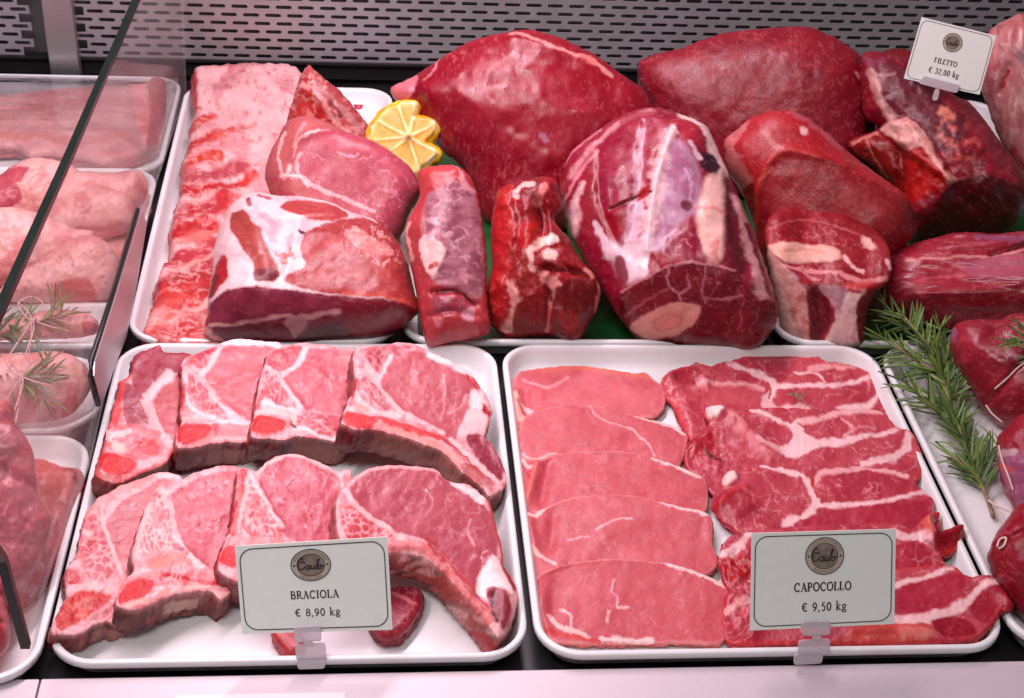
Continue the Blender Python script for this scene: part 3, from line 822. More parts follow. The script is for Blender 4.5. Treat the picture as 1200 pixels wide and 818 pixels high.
chop('second chop from the left in the back row, pale eye under a white fat cap',
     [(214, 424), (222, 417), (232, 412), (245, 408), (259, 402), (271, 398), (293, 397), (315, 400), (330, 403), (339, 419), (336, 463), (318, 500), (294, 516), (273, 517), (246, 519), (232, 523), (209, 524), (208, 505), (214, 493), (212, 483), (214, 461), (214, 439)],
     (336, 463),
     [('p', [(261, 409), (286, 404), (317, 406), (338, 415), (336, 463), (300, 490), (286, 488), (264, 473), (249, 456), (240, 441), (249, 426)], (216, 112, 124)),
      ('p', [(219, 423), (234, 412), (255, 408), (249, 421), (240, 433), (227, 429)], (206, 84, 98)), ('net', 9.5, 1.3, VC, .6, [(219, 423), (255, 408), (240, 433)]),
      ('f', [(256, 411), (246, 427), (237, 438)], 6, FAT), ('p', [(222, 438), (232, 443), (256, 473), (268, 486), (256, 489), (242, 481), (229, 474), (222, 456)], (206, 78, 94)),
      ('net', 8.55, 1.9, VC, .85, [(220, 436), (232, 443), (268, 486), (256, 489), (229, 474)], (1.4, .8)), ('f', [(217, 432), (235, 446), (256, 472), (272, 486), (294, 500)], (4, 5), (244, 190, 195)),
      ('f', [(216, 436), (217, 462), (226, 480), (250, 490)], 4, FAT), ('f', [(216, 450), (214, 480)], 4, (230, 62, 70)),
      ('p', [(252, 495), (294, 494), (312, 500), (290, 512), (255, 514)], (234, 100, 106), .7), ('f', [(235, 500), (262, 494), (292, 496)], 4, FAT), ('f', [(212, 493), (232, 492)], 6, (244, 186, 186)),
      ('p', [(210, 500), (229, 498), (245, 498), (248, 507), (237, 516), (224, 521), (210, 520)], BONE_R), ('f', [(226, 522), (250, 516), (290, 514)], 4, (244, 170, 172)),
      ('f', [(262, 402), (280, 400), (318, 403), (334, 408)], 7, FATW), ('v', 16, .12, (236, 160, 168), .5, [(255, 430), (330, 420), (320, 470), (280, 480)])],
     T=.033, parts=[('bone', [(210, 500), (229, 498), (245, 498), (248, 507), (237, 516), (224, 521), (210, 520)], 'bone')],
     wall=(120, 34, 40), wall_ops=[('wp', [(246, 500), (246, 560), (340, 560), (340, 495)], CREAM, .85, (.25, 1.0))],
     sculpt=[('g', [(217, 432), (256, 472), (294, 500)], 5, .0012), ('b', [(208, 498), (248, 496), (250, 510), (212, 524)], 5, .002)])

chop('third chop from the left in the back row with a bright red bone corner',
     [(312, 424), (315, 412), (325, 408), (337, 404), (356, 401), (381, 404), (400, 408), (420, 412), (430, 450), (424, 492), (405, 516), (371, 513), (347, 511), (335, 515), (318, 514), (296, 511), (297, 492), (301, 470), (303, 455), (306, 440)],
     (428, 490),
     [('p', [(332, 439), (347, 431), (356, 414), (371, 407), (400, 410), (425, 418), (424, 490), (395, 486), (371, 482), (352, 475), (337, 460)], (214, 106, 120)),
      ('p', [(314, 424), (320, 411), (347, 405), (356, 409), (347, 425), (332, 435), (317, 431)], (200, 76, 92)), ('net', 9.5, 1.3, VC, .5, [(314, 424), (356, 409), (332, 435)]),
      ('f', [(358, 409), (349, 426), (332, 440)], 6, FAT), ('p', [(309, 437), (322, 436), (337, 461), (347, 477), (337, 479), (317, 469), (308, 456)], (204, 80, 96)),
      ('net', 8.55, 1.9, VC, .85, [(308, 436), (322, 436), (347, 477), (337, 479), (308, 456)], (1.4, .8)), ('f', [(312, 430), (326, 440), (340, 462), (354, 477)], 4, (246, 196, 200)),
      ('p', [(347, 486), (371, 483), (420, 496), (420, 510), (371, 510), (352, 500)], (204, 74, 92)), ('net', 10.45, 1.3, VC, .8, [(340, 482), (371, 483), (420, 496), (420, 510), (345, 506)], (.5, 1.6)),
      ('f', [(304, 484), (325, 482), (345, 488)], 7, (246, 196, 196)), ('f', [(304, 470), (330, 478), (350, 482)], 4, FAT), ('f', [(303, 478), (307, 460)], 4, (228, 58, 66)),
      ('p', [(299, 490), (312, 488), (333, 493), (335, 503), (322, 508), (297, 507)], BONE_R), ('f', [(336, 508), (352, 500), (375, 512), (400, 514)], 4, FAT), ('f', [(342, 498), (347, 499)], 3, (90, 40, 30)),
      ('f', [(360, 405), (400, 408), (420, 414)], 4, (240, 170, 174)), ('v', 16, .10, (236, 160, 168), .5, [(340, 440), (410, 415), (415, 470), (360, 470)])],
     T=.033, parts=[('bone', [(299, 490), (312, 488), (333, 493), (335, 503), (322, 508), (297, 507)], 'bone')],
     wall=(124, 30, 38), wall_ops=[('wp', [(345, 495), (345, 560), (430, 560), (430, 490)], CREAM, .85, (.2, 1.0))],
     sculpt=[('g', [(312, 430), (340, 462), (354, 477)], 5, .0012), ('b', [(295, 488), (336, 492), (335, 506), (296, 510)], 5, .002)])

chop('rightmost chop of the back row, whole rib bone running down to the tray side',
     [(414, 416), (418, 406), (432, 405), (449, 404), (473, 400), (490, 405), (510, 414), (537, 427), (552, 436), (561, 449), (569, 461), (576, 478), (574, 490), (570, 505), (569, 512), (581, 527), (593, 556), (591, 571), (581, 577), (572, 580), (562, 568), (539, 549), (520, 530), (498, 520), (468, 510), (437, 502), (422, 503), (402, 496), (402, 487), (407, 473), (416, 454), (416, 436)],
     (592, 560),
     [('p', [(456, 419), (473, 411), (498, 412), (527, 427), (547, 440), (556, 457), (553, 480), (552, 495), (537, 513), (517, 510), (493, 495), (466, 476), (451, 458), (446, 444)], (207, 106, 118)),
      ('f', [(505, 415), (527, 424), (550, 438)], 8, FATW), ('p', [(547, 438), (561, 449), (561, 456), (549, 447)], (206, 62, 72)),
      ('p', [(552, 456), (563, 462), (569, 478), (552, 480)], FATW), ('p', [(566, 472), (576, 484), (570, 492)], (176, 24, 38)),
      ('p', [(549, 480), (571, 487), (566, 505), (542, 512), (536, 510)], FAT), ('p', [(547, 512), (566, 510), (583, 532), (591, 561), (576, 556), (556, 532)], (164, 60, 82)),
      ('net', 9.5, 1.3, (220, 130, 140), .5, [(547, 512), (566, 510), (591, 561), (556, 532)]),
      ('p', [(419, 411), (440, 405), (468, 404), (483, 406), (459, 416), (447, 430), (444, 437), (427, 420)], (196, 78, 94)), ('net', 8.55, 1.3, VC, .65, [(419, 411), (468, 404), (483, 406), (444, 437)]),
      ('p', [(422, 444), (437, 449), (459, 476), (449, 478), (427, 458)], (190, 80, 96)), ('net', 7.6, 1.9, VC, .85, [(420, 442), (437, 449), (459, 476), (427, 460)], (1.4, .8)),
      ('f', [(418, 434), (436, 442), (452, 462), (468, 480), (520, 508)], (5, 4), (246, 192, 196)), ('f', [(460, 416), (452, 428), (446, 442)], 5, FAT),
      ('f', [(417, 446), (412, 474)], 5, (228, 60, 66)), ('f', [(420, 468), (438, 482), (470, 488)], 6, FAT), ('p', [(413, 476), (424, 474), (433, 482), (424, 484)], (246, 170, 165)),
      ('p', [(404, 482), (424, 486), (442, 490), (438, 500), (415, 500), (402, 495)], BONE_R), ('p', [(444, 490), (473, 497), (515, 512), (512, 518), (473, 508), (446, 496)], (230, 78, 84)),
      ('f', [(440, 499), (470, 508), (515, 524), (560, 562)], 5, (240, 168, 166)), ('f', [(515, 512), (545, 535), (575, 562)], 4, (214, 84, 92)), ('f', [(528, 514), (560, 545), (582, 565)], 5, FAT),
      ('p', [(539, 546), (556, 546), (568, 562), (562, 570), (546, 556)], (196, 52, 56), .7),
      ('f', [(520, 440), (521, 470), (516, 492)], 2, (238, 176, 182), .8), ('f', [(524, 484), (540, 475), (548, 462)], 2, (238, 176, 182), .7), ('v', 16, .10, (232, 156, 164), .5, [(456, 425), (540, 445), (540, 490), (470, 470)])],
     T=.033, parts=[('bone', [(404, 482), (424, 486), (442, 490), (438, 500), (415, 500), (402, 495)], 'bone'), ('rib_bone', [(444, 490), (473, 497), (515, 514), (545, 538), (572, 566), (566, 574), (539, 549), (498, 521), (446, 503)], 'bone')],
     wall=(160, 90, 88), wall_ops=[('wp', [(395, 480), (395, 520), (440, 520), (440, 495)], (120, 26, 36), .85), ('wp', [(440, 495), (440, 530), (545, 560), (545, 540)], CREAM, .75, (.2, .85))],
     sculpt=[('g', [(440, 492), (500, 512), (566, 566)], 7, .003), ('g', [(418, 434), (468, 480), (520, 508)], 5, .0012), ('g', [(562, 512), (590, 556)], 6, -.001)])

chop('leftmost chop of the front row with netted fat and a ragged red bone foot',
     [(109, 590), (115, 583), (128, 576), (143, 568), (165, 560), (187, 553), (207, 555), (216, 565), (214, 600), (190, 640), (172, 680), (162, 712), (140, 729), (124, 728), (111, 731), (100, 739), (86, 744), (70, 742), (61, 743), (62, 731), (68, 718), (74, 706), (78, 697), (76, 680), (79, 665), (90, 648), (94, 631), (99, 604)],
     (205, 640),
     [('p', [(126, 607), (148, 585), (172, 572), (192, 561), (210, 570), (205, 610), (180, 640), (165, 674), (142, 669), (128, 645), (122, 622)], (212, 118, 128)),
      ('p', [(96, 614), (111, 601), (121, 619), (131, 648), (136, 668), (118, 681), (99, 670), (93, 643)], (218, 92, 108)), ('net', 10.45, 1.9, (246, 186, 188), .95, [(94, 610), (112, 598), (124, 619), (136, 668), (118, 683), (94, 660)]),
      ('f', [(118, 588), (120, 606), (126, 628), (136, 655), (142, 672)], 4, (246, 190, 192)), ('f', [(102, 600), (116, 588), (150, 570), (188, 556)], 6, (240, 160, 160)), ('f', [(186, 556), (207, 557)], 6, FAT),
      ('p', [(82, 690), (104, 682), (130, 688), (138, 700), (110, 700)], (244, 180, 182)), ('p', [(65, 730), (74, 708), (98, 692), (130, 697), (122, 709), (99, 724), (74, 738)], (232, 78, 76)),
      ('n', 7, .5, .66, (248, 160, 150), .6, [(65, 730), (74, 708), (130, 697), (99, 724)]), ('p', [(78, 668), (90, 670), (95, 682), (80, 686)], (214, 40, 52)),
      ('p', [(112, 712), (138, 706), (140, 728), (112, 728)], (236, 150, 158), .8), ('n', 6, .55, .7, (200, 40, 60), .5, [(100, 700), (138, 702), (136, 722), (105, 720)])],
     T=.026, parts=[('bone', [(65, 730), (74, 708), (98, 692), (130, 697), (122, 709), (99, 724), (74, 738)], 'bone')], wall=(140, 52, 54), wall_ops=[('wp', [(108, 725), (108, 750), (160, 745), (160, 700)], (180, 124, 118), .7, (.3, 1))],
     sculpt=[('n', 8, .0022, (1, 1), [(62, 735), (74, 704), (98, 690), (138, 695), (130, 725), (74, 742)]), ('g', [(108, 604), (118, 640), (122, 672)], 8, .0008)])

chop('second chop from the left in the front row with an arched cream rib underside',
     [(184, 573), (190, 568), (200, 566), (215, 561), (232, 552), (250, 547), (277, 545), (294, 560), (294, 620), (284, 670), (262, 700), (248, 693), (231, 692), (206, 695), (190, 702), (177, 707), (160, 714), (138, 710), (136, 702), (141, 690), (148, 678), (157, 668), (155, 648), (162, 621), (172, 592)],
     (292, 640),
     [('p', [(203, 578), (222, 567), (240, 557), (277, 552), (292, 560), (288, 612), (268, 668), (253, 670), (230, 655), (213, 632), (202, 602)], (214, 102, 118)),
      ('n', 8, .56, .7, (238, 170, 180), .5, [(215, 560), (280, 552), (285, 580), (225, 585)], (1, 1.5)), ('v', 13, .13, (244, 186, 192), .7, [(205, 585), (270, 590), (240, 640)], (.7, 1.2)),
      ('p', [(173, 589), (188, 579), (202, 608), (200, 638), (180, 649), (163, 646)], (226, 122, 132)), ('net', 8.55, 1.9, (250, 200, 200), .9, [(170, 586), (188, 577), (204, 608), (200, 640), (162, 648)], (1.5, .7)),
      ('f', [(186, 572), (200, 598), (206, 630), (225, 655), (250, 676)], (6, 5), (248, 200, 202)), ('f', [(180, 576), (166, 620), (160, 652)], 4, (246, 186, 186)),
      ('p', [(172, 655), (196, 648), (216, 650), (218, 660), (190, 668), (172, 664)], (236, 130, 122)), ('f', [(203, 638), (218, 648)], 7, (196, 90, 110)),
      ('p', [(160, 672), (230, 664), (262, 676), (255, 686), (200, 686), (160, 690)], (240, 130, 136), .7), ('f', [(190, 672), (230, 680), (262, 684)], 4, (226, 74, 82)),
      ('p', [(140, 697), (150, 682), (168, 677), (182, 685), (162, 704), (141, 709)], BONE_R), ('f', [(145, 710), (175, 702), (205, 690), (235, 688), (262, 696)], 5, (246, 180, 176))],
     T=.034, parts=[('bone', [(140, 697), (150, 682), (168, 677), (182, 685), (162, 704), (141, 709)], 'bone')], wall=(146, 76, 72),
     wall_ops=[('wp', [(195, 690), (195, 720), (235, 715), (235, 685)], (206, 170, 162), .8, (.3, .75)), ('wp', [(130, 700), (130, 725), (175, 718), (175, 700)], (104, 26, 36), .7, (.15, 1)), ('wp', [(240, 680), (240, 710), (300, 720), (300, 640)], (130, 32, 42), .6)],
     sculpt=[('g', [(186, 572), (206, 630), (250, 676)], 6, .0012), ('n', 10, .0016, (1, 1), [(138, 708), (150, 680), (250, 668), (262, 692), (180, 704)])])

c7 = chop('third chop from the left in the front row, standing behind the braciola card',
     [(279, 553), (283, 549), (290, 549), (301, 552), (311, 542), (328, 533), (340, 531), (360, 535), (382, 544), (396, 552), (412, 552), (414, 590), (408, 640), (400, 672), (375, 688), (330, 693), (290, 684), (260, 670), (257, 655), (262, 637), (270, 618), (276, 581)],
     (408, 640),
     [('p', [(303, 569), (313, 547), (340, 535), (377, 547), (395, 556), (400, 628), (340, 632), (323, 606), (313, 586)], (209, 98, 116)),
      ('v', 13, .11, (240, 176, 186), .7, [(318, 550), (380, 552), (385, 610), (335, 615)]), ('p', [(290, 561), (301, 571), (316, 601), (330, 620), (329, 632), (303, 634), (284, 615), (286, 588)], (226, 94, 108)),
      ('net', 7.6, 1.9, (248, 186, 190), .9, [(289, 560), (301, 571), (330, 620), (329, 632), (284, 615)], (1.4, .8)), ('f', [(292, 553), (304, 574), (318, 600), (330, 616)], 4, (248, 196, 200)), ('f', [(300, 556), (312, 544), (335, 534), (365, 537), (394, 553)], 5, (246, 188, 190)),
      ('f', [(285, 552), (281, 582), (272, 622)], 7, (230, 62, 74)), ('f', [(290, 562), (285, 590), (280, 622)], 3, (246, 180, 180)), ('p', [(262, 632), (300, 628), (340, 634), (340, 645), (270, 645)], (240, 150, 152)),
      ('p', [(258, 660), (263, 642), (285, 640), (285, 665)], BONE_R)],
     T=.030, wall=(130, 30, 44), parts=[('bone', [(258, 662), (263, 642), (285, 640), (285, 668)], 'bone')], sculpt=[('g', [(292, 553), (318, 600), (330, 616)], 5, .0012)])
PIECES_OF = c7
e1 = piece('rib_end', None, None, [(318, 735), (330, 728), (348, 730), (356, 745), (352, 758), (338, 762), (325, 752)], flat(338, 745, .022), 'slab', T=.012, r=.004, mat='pork', base=(206, 74, 82), ops=[('f', [(325, 740), (350, 755)], 6, (232, 120, 122))], parent=c7)
e1.location = -c7.location
e2 = piece('tail_muscle', None, None, [(440, 690), (455, 684), (480, 682), (496, 690), (493, 708), (484, 724), (470, 739), (448, 742), (430, 720)], flat(470, 710, .026), 'slab', T=.016, r=.007, mat='pork', base=(158, 44, 66),
           ops=[('f', [(458, 694), (470, 700), (486, 708)], 3, (226, 140, 150)), ('net', 9.5, 1.3, (214, 120, 132), .7), ('rim', 4, (190, 60, 72), .7)], parent=c7)
e2.location = -c7.location

chop('large rightmost chop of the front row with a long rib and a curled fatty tail',
     [(398, 575), (407, 565), (420, 556), (433, 548), (450, 545), (467, 544), (507, 548), (517, 556), (523, 562), (533, 565), (548, 568), (560, 575), (570, 584), (577, 595), (583, 622), (590, 648), (591, 664), (600, 676), (606, 690), (605, 712), (598, 734), (586, 745), (577, 738), (560, 715), (538, 690), (512, 662), (490, 650), (457, 647), (430, 650), (405, 642), (396, 622), (394, 595)],
     (603, 710),
     [('p', [(410, 575), (420, 562), (435, 553), (467, 549), (507, 553), (540, 575), (565, 590), (578, 610), (583, 640), (577, 665), (557, 702), (540, 672), (500, 636), (460, 626), (435, 605), (415, 590)], (200, 97, 113)),
      ('p', [(400, 582), (415, 595), (435, 610), (460, 628), (440, 640), (405, 632)], (216, 88, 102)), ('net', 8.55, 1.9, (246, 180, 184), .9, [(398, 582), (415, 595), (460, 628), (440, 642), (402, 634)]),
      ('f', [(404, 574), (416, 592), (436, 608), (470, 630), (505, 642), (545, 690)], (5, 4), (246, 188, 192)), ('f', [(408, 568), (434, 551), (470, 547), (510, 551)], 4, (242, 176, 180)), ('f', [(530, 567), (545, 572), (564, 586)], (6, 9), FATW),
      ('rim', 4, (202, 70, 76), .9, [(565, 585), (600, 590), (600, 670), (575, 670)]), ('p', [(575, 653), (588, 666), (600, 685), (599, 698), (584, 690), (570, 700), (556, 690)], FATW),
      ('p', [(570, 690), (588, 694), (599, 712), (590, 738), (577, 718)], (158, 54, 72)), ('f', [(578, 695), (576, 715), (582, 730)], 3, (96, 20, 40)), ('f', [(592, 668), (603, 690)], 5, (186, 60, 66)),
      ('f', [(440, 646), (470, 642), (500, 648), (530, 676), (572, 728)], 8, (236, 130, 134)), ('f', [(502, 640), (530, 664), (575, 715)], 4, (222, 90, 98)), ('f', [(456, 634), (490, 640)], 6, (240, 150, 152)),
      ('n', 6, .58, .7, (196, 50, 54), .7, [(495, 640), (510, 636), (575, 735), (560, 730)]), ('v', 17, .10, (232, 160, 170), .55, [(420, 570), (550, 580), (570, 650), (500, 620)]),
      ('f', [(500, 575), (506, 590), (498, 605)], 2, (236, 170, 178), .7), ('f', [(552, 610), (548, 625), (556, 640)], 2, (236, 170, 178), .7)],
     T=.032, parts=[('rib_bone', [(455, 640), (490, 642), (512, 656), (540, 684), (578, 736), (560, 722), (512, 668), (490, 655), (457, 652)], 'bone')],
     wall=(208, 150, 148), wall_ops=[('wp', [(390, 570), (390, 645), (455, 670), (455, 640), (402, 620)], (150, 40, 50), .7), ('wn', 9, (186, 70, 70), .7, .5, .62), ('wp', [(555, 708), (550, 740), (592, 770), (592, 740)], (178, 44, 50), .8, (.3, 1)), ('wp', [(586, 744), (620, 744), (620, 660), (594, 666)], (168, 56, 62), .8)],
     sculpt=[('g', [(457, 645), (500, 648), (572, 728)], 7, .003), ('g', [(404, 574), (436, 608), (505, 642)], 6, .0012), ('g', [(572, 655), (590, 690), (590, 730)], 10, .004), ('g', [(566, 650), (562, 700)], 6, -.002)])

# ------------------------------------------------------------------ pork slices
G_SL = 'thin pale pork slices overlapping in the front right tray'
SB = (222, 110, 122)


def pslice(label, outline, z, ops=(), gy=.075, gx=0, sculpt=(), ref=None):
    o = np.array(outline, float); ref = ref or (o[:, 0].mean(), o[:, 1].max())
    return piece('pork_slice', label, 'pork slice', outline, flat(ref[0], ref[1], z, gx, gy), 'slab', T=.0050, r=.0018, mat='slice', base=tuple(np.array(SB) + (hash_str(label) % 9 - 4) * np.array([.6, 1.6, 1.6])),
                 ops=[('n', 30, .45, .7, (216, 96, 108), .6), ('rim', 3.0, (244, 172, 172), .55), ('v', 24, .03, (236, 160, 168), .4)] + list(ops),
                 sculpt=[('n', 45, .0016), ('n', 14, .0005)] + list(sculpt), group=G_SL, wall=(232, 128, 124), warp=(2.4, 12))


pslice('farthest pork slice of the pale left column, whole upper edge against the tray',
       [(600, 447), (606, 438), (612, 433), (639, 430), (673, 427), (712, 431), (742, 436), (757, 436), (770, 446), (778, 452), (780, 460), (778, 478), (766, 488), (745, 492), (720, 512), (650, 512), (612, 508), (601, 488), (599, 468)], .016,
       [('rim', 8, (240, 134, 116), .7, [(630, 400), (760, 400), (760, 450), (630, 450)]), ('f', [(602, 465), (604, 482), (612, 492)], 8, (246, 190, 180)), ('f', [(610, 475), (622, 484)], 4, (246, 196, 200)), ('f', [(612, 445), (640, 455), (665, 442)], 2.5, (242, 180, 186), .6), ('f', [(605, 470), (614, 484)], 3, (200, 60, 74), .6)],
       gy=.03, sculpt=[('g', [(604, 462), (606, 486)], 5, .004), ('g', [(616, 460), (618, 486)], 4, -.002)])
pslice('second pork slice from the back of the pale left column',
       [(609, 500), (611, 493), (615, 488), (626, 481), (639, 477), (671, 473), (707, 475), (727, 481), (751, 488), (784, 496), (804, 507), (806, 518), (799, 541), (788, 552), (740, 562), (690, 565), (640, 565), (612, 560), (607, 528)], .0175,
       [('f', [(745, 488), (784, 498), (803, 509)], 4, (250, 214, 214)), ('f', [(610, 530), (625, 538), (650, 533)], 3, (246, 190, 190)), ('f', [(735, 500), (756, 517), (768, 534)], 1.8, (244, 190, 196), .8), ('f', [(690, 475), (705, 490), (740, 505)], 1.6, (244, 190, 196), .6)])
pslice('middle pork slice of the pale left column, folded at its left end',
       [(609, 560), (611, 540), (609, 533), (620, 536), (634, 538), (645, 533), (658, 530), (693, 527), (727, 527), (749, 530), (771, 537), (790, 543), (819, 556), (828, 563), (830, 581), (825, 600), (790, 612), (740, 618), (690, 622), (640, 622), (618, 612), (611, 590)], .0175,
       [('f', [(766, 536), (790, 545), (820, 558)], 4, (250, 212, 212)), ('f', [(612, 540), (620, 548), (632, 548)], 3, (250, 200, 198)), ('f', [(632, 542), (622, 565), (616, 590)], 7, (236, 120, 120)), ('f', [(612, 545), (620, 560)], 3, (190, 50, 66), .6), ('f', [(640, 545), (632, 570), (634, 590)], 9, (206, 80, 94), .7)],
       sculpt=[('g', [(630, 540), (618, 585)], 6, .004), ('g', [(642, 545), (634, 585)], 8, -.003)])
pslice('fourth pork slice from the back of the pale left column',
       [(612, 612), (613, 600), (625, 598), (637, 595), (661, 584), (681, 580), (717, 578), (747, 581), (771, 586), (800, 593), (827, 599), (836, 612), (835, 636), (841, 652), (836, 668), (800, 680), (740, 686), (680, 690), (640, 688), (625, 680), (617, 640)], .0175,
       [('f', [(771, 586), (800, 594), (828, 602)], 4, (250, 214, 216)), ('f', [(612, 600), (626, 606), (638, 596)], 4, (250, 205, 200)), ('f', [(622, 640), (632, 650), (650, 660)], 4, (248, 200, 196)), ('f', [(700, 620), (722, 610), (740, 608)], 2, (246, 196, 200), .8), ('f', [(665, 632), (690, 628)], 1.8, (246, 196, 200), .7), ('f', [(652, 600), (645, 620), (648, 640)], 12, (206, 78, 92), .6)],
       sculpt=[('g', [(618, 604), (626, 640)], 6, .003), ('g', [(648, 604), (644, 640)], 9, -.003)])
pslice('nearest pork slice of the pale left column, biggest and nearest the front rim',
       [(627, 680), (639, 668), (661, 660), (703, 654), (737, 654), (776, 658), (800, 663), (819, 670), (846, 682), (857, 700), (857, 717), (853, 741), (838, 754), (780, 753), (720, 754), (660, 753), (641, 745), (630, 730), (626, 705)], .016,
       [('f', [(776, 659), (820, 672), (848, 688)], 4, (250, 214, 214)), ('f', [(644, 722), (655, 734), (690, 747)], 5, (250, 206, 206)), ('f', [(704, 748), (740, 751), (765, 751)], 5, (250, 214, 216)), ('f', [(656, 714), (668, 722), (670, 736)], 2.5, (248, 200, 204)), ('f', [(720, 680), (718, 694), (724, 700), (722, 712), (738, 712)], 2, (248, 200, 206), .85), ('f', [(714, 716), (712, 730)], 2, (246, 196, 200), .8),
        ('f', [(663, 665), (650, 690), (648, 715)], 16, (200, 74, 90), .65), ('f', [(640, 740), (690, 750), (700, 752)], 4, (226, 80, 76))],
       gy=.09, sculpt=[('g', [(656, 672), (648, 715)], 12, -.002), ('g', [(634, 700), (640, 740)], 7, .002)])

# ------------------------------------------------------------------ capocollo slices
G_CA = 'marbled pork neck slices overlapping in the front right tray'
CB = (208, 86, 102); CD = (194, 64, 84)


def cslice(label, outline, z, ops=(), gy=.085, gx=0, sculpt=(), ref=None):
    o = np.array(outline, float); ref = ref or (o[:, 0].mean(), o[:, 1].max())
    return piece('capocollo_slice', label, 'pork slice', outline, flat(ref[0], ref[1], z, gx, gy), 'slab', T=.0062, r=.0022, jit=1.6, mat='neck', base=CB,
                 ops=[('n', 24, .42, .66, (190, 60, 80), .7), ('net', 30, 1.1, (236, 160, 168), .55, None, (.6, 1.3)), ('v', 13, .06, (236, 160, 170), .6)] + [(o_[0], o_[1], tuple(.8 * np.atleast_1d(o_[2]).repeat(2)[:2]) if np.ndim(o_[2]) == 0 else tuple(.8 * np.array(o_[2]))) + tuple(o_[3:]) if o_[0] == 'f' and o_[3] == FW else o_ for o_ in ops], sculpt=[('n', 36, .0018), ('n', 11, .0006)] + list(sculpt), group=G_CA, wall=(206, 70, 80), warp=(2.8, 13))


FW = (248, 206, 212)
cslice('farthest marbled slice of the right column, with a rosemary tip lying on it',
       [(775, 446), (784, 434), (797, 430), (809, 428), (817, 423), (832, 428), (846, 423), (858, 421), (877, 415), (907, 412), (926, 415), (948, 417), (949, 412), (959, 413), (964, 420), (986, 424), (1001, 427), (1018, 435), (1024, 440), (1032, 440), (1042, 453), (1042, 471), (1046, 490), (1035, 505), (980, 510), (900, 512), (850, 512), (820, 522), (806, 512), (796, 490), (786, 470), (778, 462)], .016,
       [('f', [(853, 423), (868, 431), (890, 438), (904, 447)], (5, 9), FW), ('f', [(904, 447), (906, 458), (898, 472)], (10, 13), FW), ('f', [(905, 454), (943, 453), (957, 453), (993, 449), (1022, 439)], (6, 6), FW), ('f', [(893, 456), (858, 450), (828, 450), (812, 454)], (7, 4), (244, 176, 184)),
        ('f', [(1034, 444), (1029, 464), (1008, 477), (985, 480)], (8, 8), FW), ('f', [(950, 432), (975, 428), (1000, 429)], 7, (242, 176, 182)), ('f', [(930, 436), (955, 438), (966, 448)], 2.5, FW), ('f', [(900, 448), (904, 460), (901, 470)], 1.8, (190, 30, 46)),
        ('f', [(898, 472), (905, 478), (945, 478)], 7, (246, 190, 196)), ('p', [(790, 436), (808, 428), (818, 440), (812, 450), (795, 450)], (180, 48, 66), .8), ('f', [(818, 424), (826, 436), (836, 446)], 5, (226, 110, 118)), ('rim', 5, (226, 74, 76), .6),
        ('p', [(800, 452), (870, 452), (890, 462), (888, 474), (830, 474), (800, 466)], (218, 100, 112), .7)],
       gy=.03, sculpt=[('g', [(808, 428), (824, 446)], 6, .005), ('g', [(784, 440), (800, 470), (812, 500)], 8, .003), ('n', 12, .003, (1, 1), [(775, 440), (830, 424), (840, 450), (800, 480)])])
cslice('second marbled slice from the back with a knobby white fat bead',
       [(806, 520), (802, 532), (804, 545), (815, 560), (828, 572), (840, 580), (880, 588), (960, 584), (1040, 575), (1068, 560), (1076, 562), (1084, 542), (1076, 517), (1069, 505), (1062, 502), (1052, 499), (1040, 486), (1028, 479), (998, 478), (960, 478), (931, 477), (892, 476), (868, 479), (850, 478), (841, 475), (828, 476), (826, 485), (832, 493), (826, 503), (811, 512)], .019,
       [('p', [(926, 496), (941, 492), (943, 508), (964, 518), (950, 528), (930, 536), (912, 526), (930, 513)], FW), ('f', [(952, 521), (985, 518), (1012, 512), (1035, 507), (1054, 501)], (9, 6), FW), ('f', [(880, 481), (905, 489), (928, 500)], (3, 6), FW), ('f', [(941, 494), (975, 487), (1002, 481), (1032, 483)], (6, 5), (246, 186, 192)),
        ('f', [(1065, 507), (1060, 526), (1044, 538), (1010, 545)], (10, 9), FW), ('p', [(828, 478), (842, 475), (848, 484), (838, 490), (830, 488)], (250, 214, 214)), ('f', [(846, 480), (860, 488), (872, 502)], 6, (238, 150, 156)), ('f', [(866, 500), (884, 520), (912, 534)], 8, (226, 118, 128), .7),
        ('p', [(806, 520), (826, 505), (838, 512), (832, 530), (812, 540)], (186, 36, 50), .9), ('f', [(824, 524), (834, 536), (846, 540)], 3, (110, 10, 24)), ('p', [(838, 512), (860, 505), (862, 532), (842, 536)], (196, 82, 96), .8), ('f', [(934, 497), (944, 500)], 2, (200, 30, 46)),
        ('f', [(985, 490), (1000, 502), (990, 510)], 2.5, (240, 170, 178)), ('f', [(1000, 502), (1024, 500)], 2, (236, 150, 160)), ('f', [(912, 526), (890, 516)], 6, (244, 180, 188)), ('rim', 5, (226, 74, 72), .6, [(1040, 480), (1090, 480), (1090, 570), (1050, 570)])],
       gx=.04, sculpt=[('b', [(828, 478), (842, 474), (850, 484), (838, 492)], 4, .005), ('g', [(850, 482), (876, 505), (905, 534)], 9, .004), ('n', 13, .005, (1, 1), [(802, 520), (830, 500), (858, 515), (850, 550), (815, 555)])])
